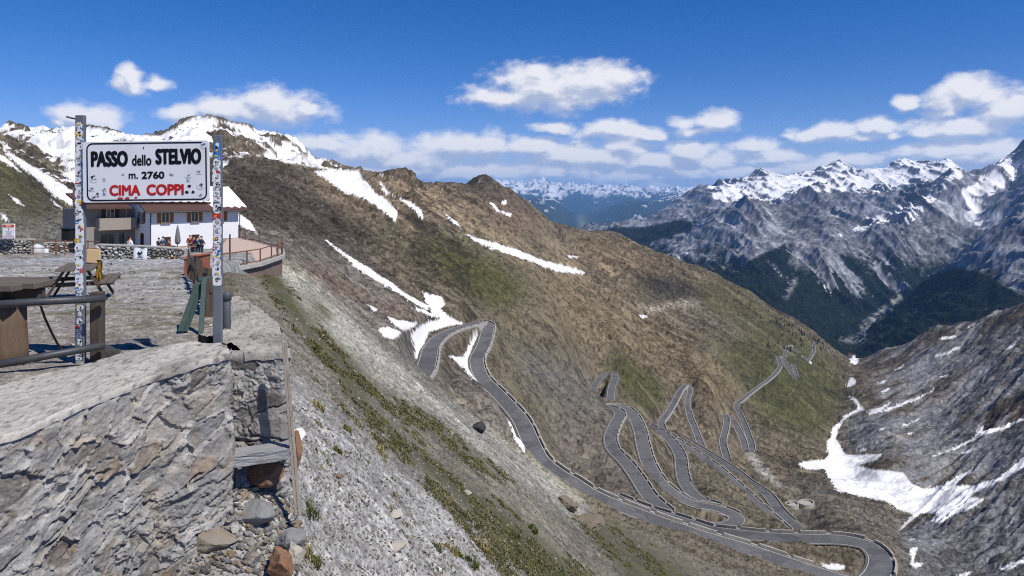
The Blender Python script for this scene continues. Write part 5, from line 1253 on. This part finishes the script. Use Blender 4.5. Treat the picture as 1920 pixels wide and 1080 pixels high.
def window(x, z, w, h, y=0.0, side=False, shut=M_SHUT, frame=M_WHITE, bars=True):
    """frame standing proud of the wall, with panes and shutters as its pieces"""
    def T(px, py, pz): return (py, px, pz) if side else (px, y+py, pz)
    def S(a, b, c): return (b, a, c) if side else (a, b, c)
    f = MB()
    for sx in (-1, 1): f.box(T(x+sx*(w/2-.04), -.02, z), S(.08, .10, h))
    for sz in (-1, 1): f.box(T(x, -.02, z+sz*(h/2-.04)), S(w-.16, .10, .08))
    if bars: f.box(T(x, -.015, z), S(.05, .06, h-.16))
    fr_ = f.build('window', frame, hs)
    MB().box(T(x, .0, z), S(w-.16, .03, h-.16)).build('pane', M_GLASS, fr_)
    MB().box(T(x, -.10, z-h/2-.04), S(w+.2, .24, .07)).build('sill', M_SHUT, fr_)
    if shut:
        for sx in (-1, 1): MB().box(T(x+sx*(w/2+.24), -.045, z), S(.44, .05, h), None, .01).build('shutter', shut, fr_)
b = MB(); b.box((5.4, 4, 1.9), (10.8, 8, 5.8)); b.box((5.4, -.02, .1), (10.84, .06, 2.0)) if False else None
b.build('wall', M_PLASTER, hs)
MB().box((9.4, -.02, .55), (2.84, .06, 1.1)).build('plinth', M_GPLAST, hs)
b = MB(); b.box((-2.7, 7.6, 1.95), (5.4, 7, 5.9)); b.build('wing_wall', M_GPLAST, hs)
for x in (1.75, 5.22, 8.36): window(x, 3.94, .95, 1.3)
window(1.95, 1.15, .8, .95, shut=None, frame=M_DSHUT); window(5.3, 1.25, .95, 1.0, shut=None, frame=M_DSHUT)
window(8.1, 1.2, .8, 1.1, shut=None)
window(2.1, 3.9, .9, 1.3, side=True, shut=M_DSHUT); window(2.0, 1.1, .8, 1.9, side=True, shut=None, frame=M_DSHUT)
window(-2.7, 4.35, .95, 1.15, y=4.1, shut=M_DSHUT); window(-3.0, 1.35, 1.6, 1.5, y=4.1, shut=None, frame=M_GPLAST); window(-1.5, 1.3, .7, 1.6, y=4.1, shut=None, frame=M_GPLAST)
b = MB(); b.box((-2.3, 2.85, 3.3), (4.0, .14, 1.2)); b.box((-4.23, 3.5, 3.3), (.14, 1.2, 1.2)); b.box((-.37, 3.5, 3.3), (.14, 1.2, 1.2)); b.box((-2.3, 3.45, 2.62), (4.2, 1.4, .16)); b.build('balcony', mat('balcony_boards', lin(150, 140, 130), .85, .2, 2, .3, 10, stretch=(4, 4, .5)), hs)
def slab(pts, t):
    b = MB(); b.prism([Vector(p) for p in pts], (0, 0, t)); return b
rf = MB()
rf.prism([(-.9, -.95, 4.55), (11.7, -.95, 4.55), (11.7, 4.0, 7.25), (-.9, 4.0, 7.25)], (0, 0, .16)); rf.prism([(-.9, 4.0, 7.25), (11.7, 4.0, 7.25), (11.7, 8.9, 4.55), (-.9, 8.9, 4.55)], (0, 0, .16))
roof = rf.build('roof', M_TILE, hs)
g = MB(); g.prism([(0, .01, 4.8), (0, 7.99, 4.8), (0, 4, 6.95)], (.2, 0, 0)); g.prism([(10.6, .01, 4.8), (10.6, 7.99, 4.8), (10.6, 4, 6.95)], (.2, 0, 0)); g.build('gable', M_PLASTER, hs)
sn_ = MB()
n_ = 26; g0 = []
for i in range(n_+1):
    x = -.8+12.4*i/n_; yf = 0.05+.5*abs(math.sin(i*1.7))+(.5 if i < 17 else -.75); yf = max(yf, -.85)
    z = 4.55+(yf+.95)*2.7/4.95+.17
    g0.append([sn_.bm.verts.new((x, yf, z)), sn_.bm.verts.new((x, yf+.05, z+.16)), sn_.bm.verts.new((x, 4.0, 7.25+.36+.04*math.sin(i))), sn_.bm.verts.new((x, 8.4, 5.2))])
for i in range(n_):
    for k in range(3): sn_.bm.faces.new((g0[i][k], g0[i+1][k], g0[i+1][k+1], g0[i][k+1]))
sn_.build('snow_cover', M_SNOW, roof, True)
MB().tube([(-.9, -1.02, 4.56), (11.7, -1.02, 4.56)], .09, 8).build('gutter', M_DSTEEL, roof)
MB().tube([(11.5, -1.0, 4.5), (10.95, -.12, 4.1), (10.93, -.10, -.3)], .06, 8).build('downpipe', M_DSTEEL, hs)
MB().tube([(.06, -.10, 4.5), (.06, -.10, -.3)], .06, 8).build('downpipe', M_DSTEEL, hs)
b = MB(); b.prism([(-5.9, 2.5, 4.95), (-.95, 2.5, 4.95), (-.95, 8.5, 6.6), (-5.9, 8.5, 6.6)], (0, 0, .18)); b.build('wing_roof', M_TILE, hs)
b = MB(); b.box((4, 5, 7.9), (.8, .8, 1.6)); b.box((4, 5, 8.75), (.95, .95, .12)); b.build('chimney', M_GPLAST, roof)

# ---------------------------------------------------------------- people on the house terrace
def skin(name, joints, edges, m, parent, sub=1):
    me = bpy.data.meshes.new(name); me.from_pydata([j[0] for j in joints], edges, []); o = bpy.data.objects.new(name, me); COL.objects.link(o)
    md = o.modifiers.new('s', 'SKIN'); md.use_smooth_shade = True; o.modifiers.new('b', 'SUBSURF').levels = sub
    for i, j in enumerate(joints):
        sv = me.skin_vertices[0].data[i]; r = j[1]; sv.radius = (r, r) if not isinstance(r, tuple) else r; sv.use_root = (i == 0)
    bpy.context.view_layer.update()
    nm = bpy.data.meshes.new_from_object(o.evaluated_get(bpy.context.evaluated_depsgraph_get())); bpy.data.objects.remove(o)
    nm.materials.clear(); nm.materials.append(m); nm.name = name
    r = bpy.data.objects.new(name, nm); link(r, parent); return r
M_SKIN = mat('skin', lin(206, 160, 132), .6, .05, 5, 0)
def person(x, y, z, face, top, legs, hair, label, seated=False, arm=0.0):
    root = empty('person', (x, y, z), face, label, 'person', 'visitors on the house terrace')
    hip = .50 if seated else .92; kz = .50 if seated else .49; ky = -.42 if seated else -.03
    s = hip-.92
    J = {'pelvis': ((0, 0, hip), .13), 'waist': ((0, .01, hip+.18), .125), 'chest': ((0, .0, hip+.40), .145), 'neck': ((0, -.01, hip+.56), .055), 'jaw': ((0, -.03, hip+.63), .072), 'head': ((0, -.015, hip+.72), .088), 'crown': ((0, 0, hip+.79), .055)}
    E = [('pelvis','waist'),('waist','chest'),('chest','neck'),('neck','jaw'),('jaw','head'),('head','crown')]
    for sx, n in ((-1, 'l'), (1, 'r')):
        J['sh'+n] = ((sx*.18, 0, hip+.50), .06); J['el'+n] = ((sx*.24, -.04-arm*.1, hip+.24), .045); J['wr'+n] = ((sx*(.22-.1*arm), -.16-arm*.2, hip+.04+arm*.2), .032); J['ha'+n] = ((sx*(.21-.1*arm), -.22-arm*.22, hip+arm*.22), .038)
        E += [('chest','sh'+n),('sh'+n,'el'+n),('el'+n,'wr'+n),('wr'+n,'ha'+n)]
        J['th'+n] = ((sx*.10, 0, hip-.06), .09); J['kn'+n] = ((sx*.11, ky, kz if not seated else .50), .062); J['an'+n] = ((sx*.11, ky+(.02 if seated else .05), .08), .042); J['to'+n] = ((sx*.12, ky-.14, .04), .04)
        E += [('pelvis','th'+n),('th'+n,'kn'+n),('kn'+n,'an'+n),('an'+n,'to'+n)]
    names = list(J); idx = {n: i for i, n in enumerate(names)}
    skin('body', [J[n] for n in names], [(idx[a], idx[b]) for a, b in E], M_SKIN, root)
    def sub(keep, grow, name, m):
        ks = [n for n in names if n in keep]; ix = {n: i for i, n in enumerate(ks)}
        skin(name, [(J[n][0], J[n][1]+grow) for n in ks], [(ix[a], ix[b]) for a, b in E if a in ix and b in ix], m, root)
    sub({'waist','chest','pelvis','shl','shr','ell','elr','wrl','wrr'}, .02, 'jacket', top)
    sub({'pelvis','thl','thr','knl','knr','anl','anr'}, .016, 'trousers', legs)
    h = MB(); bmesh.ops.create_icosphere(h.bm, subdivisions=2, radius=.105, matrix=Matrix.Translation((0, .015, hip+.745)) @ Matrix.Diagonal((.95, 1.05, .95, 1)))
    bmesh.ops.delete(h.bm, geom=[v for v in h.bm.verts if v.co.z < hip+.70 and v.co.y < .03], context='VERTS'); h.build('hair', hair, root, True)
def cloth(n, c): return mat(n, lin(*c), .85, .1, 6, .1)
C_W, C_N, C_R, C_B, C_K = cloth('white_shirt', (222,222,226)), cloth('navy_jacket', (38,44,62)), cloth('dark_red_jacket', (110,46,44)), cloth('blue_jacket', (62,92,130)), cloth('charcoal_jacket', (40,40,44))
C_J = cloth('jeans', (52,60,80)); H_D = cloth('dark_hair', (38,30,26)); H_B = cloth('brown_hair', (92,66,48))
def at_uv(u, d): return (u-U0)/FPX*d
person(at_uv(243, 43), 43, plaza_z(43)-.02, R(150), C_W, C_J, H_D, 'person in a white shirt sitting behind the dry stone wall', True)
person(at_uv(306, 62), 62, plaza_z(62)-.02, R(160), C_B, C_J, H_B, 'person in a blue jacket standing by the small ground floor window')
person(at_uv(298, 61), 61, plaza_z(61)+.25, R(60), C_N, C_J, H_D, 'person in a navy jacket sitting left of the one in blue', True, .6)
person(at_uv(317, 61.5), 61.5, plaza_z(61.5)+.15, R(-70), C_R, C_J, H_B, 'person in a dark red jacket sitting right of the one in blue', True, .6)
person(at_uv(356, 62), 62, plaza_z(62)+.1, R(20), C_R, C_J, H_B, 'person in a dark red jacket at the left end of the row below the window', False, .4)
person(at_uv(364, 63), 63, plaza_z(63), R(-20), C_K, C_J, H_D, 'person in a charcoal jacket standing between the red and the blue jacket', False, .2)
person(at_uv(371, 62), 62, plaza_z(62)+.05, R(170), C_B, C_J, H_B, 'person in a blue jacket standing right of the charcoal one, below the middle window')
person(at_uv(378, 61.5), 61.5, plaza_z(61.5), R(90), C_N, C_J, H_D, 'person in a navy jacket at the right end of the row below the middle window', False, .5)
def bench_table(u, d, label):
    r = empty('beer_table', (at_uv(u, d), d, plaza_z(d)), R(50), label, 'table')
    MB().box((0, 0, .76), (2.0, .6, .05), None, .01).build('table_top', M_SHUT, r)
    for sx in (-.8, .8): MB().box((sx, 0, .37), (.06, .5, .74)).build('leg', M_DSTEEL, r)
bench_table(308, 60.2, 'brown beer garden table in front of the left group of visitors'); bench_table(345, 60.5, 'brown beer garden table between the closed parasol and the row of visitors')
um = empty('parasol', (at_uv(333, 60), 60, plaza_z(60)), 0, 'closed grey parasol standing before the white house wall', 'parasol')
MB().lathe([(.30, 0), (.30, .06), (.04, .08), (.03, .9), (.03, 2.6)], seg=14).build('pole', M_DSTEEL, um)
b = MB(); b.lathe([(.05, .95), (.17, 1.05), (.21, 1.3), (.15, 1.9), (.09, 2.3), (.03, 2.65)], seg=16)
for v in b.bm.verts:
    a = math.atan2(v.co.y, v.co.x); v.co.x *= 1+.22*math.sin(a*5); v.co.y *= 1+.22*math.sin(a*5)
b.build('canopy', mat('grey_canvas', lin(120, 118, 122), .9, .15, 5, .1), um, True)

# ---------------------------------------------------------------- stones and plants on the slope below the walls
def scatter_uv(n, poly, seed, dmin=6, dmax=75):
    rg = np.random.RandomState(seed); xs = [p[0] for p in poly]; ys = [p[1] for p in poly]; out = []
    from_poly = np.array(poly, float)
    while len(out) < n:
        u = rg.uniform(min(xs), max(xs)); v = rg.uniform(min(ys), max(ys)); ins = False
        for k in range(len(poly)):
            x1, y1 = poly[k]; x2, y2 = poly[(k+1) % len(poly)]
            if (y1 > v) != (y2 > v) and u < (x2-x1)*(v-y1)/(y2-y1)+x1: ins = not ins
        if not ins: continue
        p = on_ground(u, v, dmin, 90)
        if p.y < dmax: out.append(p)
    return out
def scree(name, pts, smin, smax, seed, palette, kind='stuff'):
    rg = np.random.RandomState(seed); bm = bmesh.new(); bmesh.ops.create_icosphere(bm, subdivisions=1, radius=1.0); bm.verts.ensure_lookup_table()
    base = np.array([v.co[:] for v in bm.verts]); faces = np.array([[v.index for v in f.verts] for f in bm.faces]); bm.free(); nv = len(base)
    V = []; Fc = []; C = []
    for i, p in enumerate(pts):
        b = base.copy()
        for _ in range(4):
            nn = rg.normal(size=3); nn /= np.linalg.norm(nn); k = b@nn; lim = rg.uniform(.45, .8); b -= np.where(k > lim, k-lim, 0)[:, None]*nn
        s = smin*(smax/smin)**(rg.rand()**2.0)*(p.y/14)**.55
        sc = s*np.array([rg.uniform(.8, 1.5), rg.uniform(.7, 1.2), rg.uniform(.35, .75)]); a = rg.uniform(0, 6.28); ca, sa = math.cos(a), math.sin(a)
        b = b*sc; b = np.stack([b[:, 0]*ca-b[:, 1]*sa, b[:, 0]*sa+b[:, 1]*ca, b[:, 2]-b[:, 0]*.45], 1)+np.array([p.x, p.y, p.z+s*.15])
        V.append(b); Fc.append(faces+i*nv); c = np.array(lin(*palette[rg.randint(len(palette))])[:3])*rg.uniform(.75, 1.2); C.append(np.tile(c, (nv, 1)))
    V = np.concatenate(V); Fc = np.concatenate(Fc); C = np.concatenate(C)
    me = bpy.data.meshes.new(name); me.vertices.add(len(V)); me.vertices.foreach_set('co', V.astype(np.float32).ravel()); me.loops.add(Fc.size); me.loops.foreach_set('vertex_index', Fc.astype(np.int32).ravel())
    me.polygons.add(len(Fc)); me.polygons.foreach_set('loop_start', np.arange(0, Fc.size, 3, dtype=np.int32)); me.polygons.foreach_set('use_smooth', np.zeros(len(Fc), bool))
    at = me.attributes.new('albedo', 'FLOAT_COLOR', 'POINT'); at.data.foreach_set('color', np.concatenate([C, np.ones((len(C), 1))], 1).astype(np.float32).ravel())
    me.update(calc_edges=True); me.materials.append(M_STONE); o = bpy.data.objects.new(name, me); link(o); tag(o, kind=kind); return o
GREY = [(140,138,135), (124,122,120), (156,154,149), (106,105,104), (134,130,122), (92,92,92)]
BROWNP = [(128,119,108), (108,98,88), (146,139,128), (92,83,76)]
scree('scree', scatter_uv(8500, [(548,760),(640,740),(740,840),(880,960),(1010,1085),(440,1085),(545,930)], 3)
      + scatter_uv(3000, [(520,560),(620,640),(760,780),(920,930),(1080,1080),(960,1080),(760,860),(620,740),(545,700)], 4)
      + scatter_uv(2400, [(480,510),(560,500),(700,630),(880,790),(1010,880),(1100,960),(1250,1060),(1100,1060),(900,900),(700,740),(560,610)], 5), 0.007, .042, 3, GREY+BROWNP)
pl_ = []
rgp = np.random.RandomState(77)
while len(pl_) < 2600:
    d_ = 7.8*(36/7.8)**rgp.rand(); u_ = rgp.uniform(-40, 420); x_ = (u_-U0)/FPX*d_
    if x_ < np.interp(d_, XB_D, XB_X)-.1: pl_.append(Vector((x_, d_, plaza_z(d_)+.0)))
scree('pebbles', pl_, .008, .05, 31, [(150,146,138), (124,118,110), (172,166,158), (108,100,92)])
scree('rubble', scatter_uv(2600, [(325,1085),(400,985),(440,925),(545,905),(585,1085)], 8), .010, .085, 13, [(132,130,127), (150,148,143), (112,110,108), (128,116,100), (142,128,108), (98,96,95)])
def clumped(n, poly, seed, thr=.52, wl=16, al=90):
    """spots in broken strips that follow the lie of the slope"""
    out = []
    for p in scatter_uv(n*2, poly, seed):
        u = U0+FPX*p.x/p.y; v = VH-FPX*p.z/p.y; w = (-u*.69+v*.72); a = u*.72+v*.69
        if fbm(np.array([w/wl]), np.array([a/al]), 71, 3)[0]+.25*(fbm(np.array([w/7]), np.array([a/14]), 73, 2)[0]-.5) > thr: out.append(p)
    return out
def grass(name, spots, seed, cols, hmin, hmax, nb=16, spread=.10):
    rg = np.random.RandomState(seed); V = []; Fc = []; C = []; k = 0
    for p in spots:
        sz = rg.uniform(hmin, hmax)*(p.y/14)**.35; base_c = np.array(lin(*cols[rg.randint(len(cols))])[:3])
        for _ in range(nb):
            a = rg.uniform(0, 6.28); r = spread*(sz/.15)*rg.rand()**.5; x = p.x+r*math.cos(a); y = p.y+r*math.sin(a)
            z = p.z-(x-p.x)*.75; b = rg.uniform(0, 6.28); ln = sz*rg.uniform(.5, 1.1); w = .006*(p.y/9)**.8+.003; le = rg.uniform(.4, 1.1)*ln
            dx, dy = math.cos(b), math.sin(b); px, py = -dy*w, dx*w
            V += [(x-px, y-py, z-.01), (x+px, y+py, z-.01), (x+dx*le*.35+px*.8, y+dy*le*.35+py*.8, z+ln*.62), (x+dx*le*.35-px*.8, y+dy*le*.35-py*.8, z+ln*.62), (x+dx*le, y+dy*le, z+ln*.8)]
            Fc += [(k, k+1, k+2, k+3), (k+3, k+2, k+4)]; k += 5; c = base_c*rg.uniform(.7, 1.35); C += [c*.8, c*.8, c, c, c*1.15]
    me = bpy.data.meshes.new(name); me.from_pydata(V, [], Fc); C = np.array(C)
    at = me.attributes.new('albedo', 'FLOAT_COLOR', 'POINT'); at.data.foreach_set('color', np.concatenate([C, np.ones((len(C), 1))], 1).astype(np.float32).ravel())
    m, t, bs = new_mat('grass_blade'); t.l.new(t.add('ShaderNodeAttribute', attribute_name='albedo').outputs['Color'], bs.inputs['Base Color']); bs.inputs['Roughness'].default_value = .7
    me.materials.append(m); o = bpy.data.objects.new(name, me); link(o); tag(o, kind='stuff'); return o
GC = [(82,84,48), (94,94,54), (72,78,42), (122,112,76), (112,104,70)]
grass('grass', clumped(420, [(475,500),(525,510),(590,600),(640,660),(710,740),(690,750),(600,680),(530,600)], 11, .5)
      + clumped(260, [(735,745),(800,775),(910,860),(970,905),(940,910),(850,860),(765,790)], 12, .45)
      + clumped(1500, [(560,640),(640,660),(720,745),(840,850),(970,950),(1115,1085),(940,1085),(840,960),(700,830),(590,720)], 13, .58)
      + clumped(700, [(1085,960),(1165,990),(1330,1085),(1110,1085),(1060,1000)], 14, .53)
      + scatter_uv(60, [(560,780),(760,860),(980,1080),(800,1080),(600,900)], 15), 5, GC, .02, .085, nb=14, spread=.22)
big = [on_ground(u, v, 6, 60) for (u, v) in [(578,972),(634,850),(652,810),(715,852),(820,1030),(905,1030),(885,1062),(1000,1000),(598,770),(570,1040),(590,1060),(860,1045),(845,1035),(912,1038)]]
grass('grass', big, 6, [(78,84,40),(140,128,84),(96,98,50)], .09, .18, 60, .13)

M_OUT = mat('outcrop_rock', lin(118, 108, 94), .9, .35, 1.2, .7, 6, dirt=lin(88, 82, 66))
def slope_rock(name, u, v, px, asp, seed, m, label, amp=.5, sink=.25, rot=0.0, sub=3):
    p = on_ground(u, v, 5.5, 90); s = px/FPX*p.y/2
    return rock(name, (p.x, p.y, p.z+s*asp*(.5-sink)), (s, s*.9, s*asp), seed, m, label, sub, rot, amp)
slope_rock('boulder', 895, 810, 24, .95, 21, M_ROCKD, 'lone dark boulder sitting on the pale crest above the road')
slope_rock('outcrop', 1098, 980, 62, .5, 22, M_OUT, 'large pale brown outcrop at the lower end of the near slope', 1.0, .55, .4)
slope_rock('outcrop', 1060, 945, 46, .5, 32, M_OUT, 'pale jagged outcrop just above the large brown one on the near slope', 1.0, .55, .9)
slope_rock('flat_stone', 738, 971, 42, .28, 23, M_ROCKP, 'upper of the two pale flat stones on the grey scree', .3, .3, .7)
slope_rock('flat_stone', 742, 1034, 42, .28, 24, M_ROCKP, 'lower of the two pale flat stones on the grey scree', .3, .3, .3)
slope_rock('flat_stone', 872, 925, 22, .4, 25, M_ROCKP, 'small pale stone at the upper edge of the grassy strip on the scree', .3)
slope_rock('stone', 634, 897, 18, .5, 26, M_ROCKR, 'small reddish stone alone on the grey scree', .5)
rock('rust_stone', P(500, 884, 8.55), (.19, .14, .14), 27, M_ROCKR, 'rust orange rounded stone under the jutting grey slab', 3)
rock('rust_stone', P(558, 850, 8.9), (.06, .10, .24), 28, M_ROCKR, 'upright rust red stone beside the weathered stake')
rock('white_stone', P(552, 816, 9.2), (.12, .12, .09), 29, M_ROCKW, 'white stone above the upright rust red stone')
rock('grey_stone', P(543, 1010, 8.15), (.14, .13, .15), 30, M_ROCKG, 'grey jagged rock at the foot of the weathered stake')
rock('rust_stone', P(528, 1062, 7.7), (.12, .12, .24), 31, M_ROCKR, 'tall orange stone at the bottom edge below the grey jagged rock')
rock('grey_stone', P(556, 1035, 7.9), (.11, .1, .11), 33, M_ROCKP, 'small pale stone right of the tall orange stone')
rock('grey_stone', P(468, 968, 8.2), (.24, .2, .13), 34, M_ROCKG, 'broad broken rock below the jutting slab, partly buried in rubble')
rock('rust_stone', P(395, 1015, 7.95), (.30, .2, .18), 35, mat('ochre_rock', lin(128, 118, 104), .9, .4, 6, .7, 18, dirt=lin(128, 126, 122), dirt_amt=.7), 'ochre stained rock in the shade at the foot of the massive wall')
sl = empty('stone_slab', tuple(P(488, 853, 8.4)), 0, 'long grey slab jutting from the lower wall over a dark hollow', 'slab')
b = MB(); b.beam(P(428, 860, 8.25)-sl.location, P(546, 843, 8.45)-sl.location, .30, .125, .012)
bmesh.ops.subdivide_edges(b.bm, edges=b.bm.edges[:], cuts=3, use_grid_fill=True)
rg = random.Random(3)
for v in b.bm.verts: v.co += Vector((rg.uniform(-1, 1), rg.uniform(-1, 1), rg.uniform(-1, 1)))*.009
b.build('slab_body', mat('slate_slab', lin(146, 146, 148), .85, .25, 5, .5, 20, stretch=(1, 3, 3), dirt=lin(88, 88, 92)), sl)
M_STAKE = mat('bleached_wood', lin(160, 150, 138), .85, .35, 6, .5, 24, stretch=(4, 4, 1), dirt=lin(92, 82, 72), dirt_amt=.7)
sk = empty('wooden_stake', tuple(P(558, 955, 8.5)), 0, 'thin split weathered stake leaning along the outer edge of the lower wall', 'stake')
for du, w in ((0, .045), (7, .035)):
    attach(MB().beam(P(555+du, 965, 8.35), P(531+du*.6, 640, 8.30), w, .035, .004).build('split_half', M_STAKE, sk), sk)

# ---------------------------------------------------------------- far things on the slopes
M_NEEDLE = mat('conifer_needles', lin(36, 46, 32), .9, .3, .6, 0); M_TRUNK = mat('conifer_trunk', lin(70, 56, 46), .9, .2, 2, 0)
def conifer_mesh(seed):
    rg = random.Random(seed); c = MB(); H = 9.0
    for k in range(7):
        z = 1.0+k*1.12; r = 2.3*(1-k/7.6); n = 9
        tip = c.bm.verts.new((rg.uniform(-.1, .1), rg.uniform(-.1, .1), z+1.9)); ring = []
        for j in range(n):
            a = 2*math.pi*j/n+k; rr = r*rg.uniform(.65, 1.15)*(1 if j % 2 else .7); ring.append(c.bm.verts.new((rr*math.cos(a), rr*math.sin(a), z-rg.uniform(0, .5))))
        for j in range(n): c.bm.faces.new((ring[j], ring[(j+1) % n], tip))
    return c
cp = []
for s_ in range(2):
    r_ = empty('conifer', (0, 0, 0)); conifer_mesh(s_).build('crown', M_NEEDLE, r_); t_ = MB(); t_.lathe([(.2, -.6), (.16, 1.5), (.06, 7)], seg=7); t_.build('trunk', M_TRUNK, r_); cp.append(r_)
rg = random.Random(9); spots = []
for (n, u0, v0, u1, v1, sp, sq) in ((26, 1452, 588, 1530, 640, 9, 6), (26, 1390, 560, 1540, 640, 16, 14), (18, 1500, 615, 1560, 650, 8, 7), (10, 1440, 640, 1500, 648, 14, 6)):
    for k in range(n):
        f = rg.random(); spots.append((u0+(u1-u0)*f+rg.gauss(0, sp), v0+(v1-v0)*f+abs(rg.gauss(0, sq))+5))
for i, (u, v) in enumerate(spots):
    p = on_ground(u, v, 700, 2400)
    if p.y > 2350: continue
    src = cp[i % 2]
    if i < 2: o = src
    else:
        o = src.copy(); COL.objects.link(o)
        for ch in src.children:
            c_ = ch.copy(); COL.objects.link(c_); c_.parent = o
    o.location = p; k_ = rg.uniform(.6, 1.15); o.scale = (k_, k_, k_); o.rotation_euler = (0, 0, rg.uniform(0, 6))
    tag(o, 'small dark conifer among the scattered trees on the far grassy ridge', 'tree', 'scattered conifers on the far ridge')
def hamlet(u, v, w, l, h, rz, label, wallm):
    p = on_ground(u, v, 1200, 2400); r = empty('valley_house', tuple(p), rz, label, 'house', 'hamlet in the valley')
    MB().box((0, 0, h/2-1), (w, l, h+2)).build('wall', wallm, r)
    b = MB(); b.prism([(-w/2-.8, -l/2-.8, h), (w/2+.8, -l/2-.8, h), (0, -l/2-.8, h+w*.38)], (0, l+1.6, 0)); b.build('roof', M_DSHUT, r)
    for k in range(3): MB().box((-w/2+w*(k+.5)/3, -l/2-.06, h*.55), (1.2, .12, 1.6)).build('window', M_GLASS, r)
hamlet(1597, 671, 12, 16, 9, .4, 'largest pale house of the tiny hamlet where the valley opens', M_PLASTER)
hamlet(1583, 664, 8, 10, 6, 1.0, 'small pale house just left of the largest one in the distant hamlet', M_PLASTER)
hamlet(1606, 668, 7, 9, 5, .2, 'small grey house right of the largest one in the distant hamlet', M_GPLAST)
# walled lookout loop below the gravel chute
lk = on_ground(1512, 948, 250, 700); lo_ = empty('lookout', tuple(lk), .5, 'tiny walled lookout platforms on the knoll below the gravel chute', 'stone enclosure')
for (cx, cy, r) in ((0, 0, 4.0), (-9, 3, 3.4)):
    b = MB(); n_ = 28; A = []
    for k in range(n_):
        a = 2*math.pi*k/n_; c_, s_ = math.cos(a), math.sin(a)
        A.append([b.bm.verts.new((cx+c_*rr*1.3, cy+s_*rr, z)) for rr, z in ((r, -2.5), (r, 1.6), (r-.6, 1.6), (r-.6, .6))])
    for k in range(n_):
        for j in range(3): b.bm.faces.new((A[k][j], A[(k+1) % n_][j], A[(k+1) % n_][j+1], A[k][j+1]))
    b.bm.faces.new([a[3] for a in A]); b.build('ring_wall', M_PARAPET, lo_)
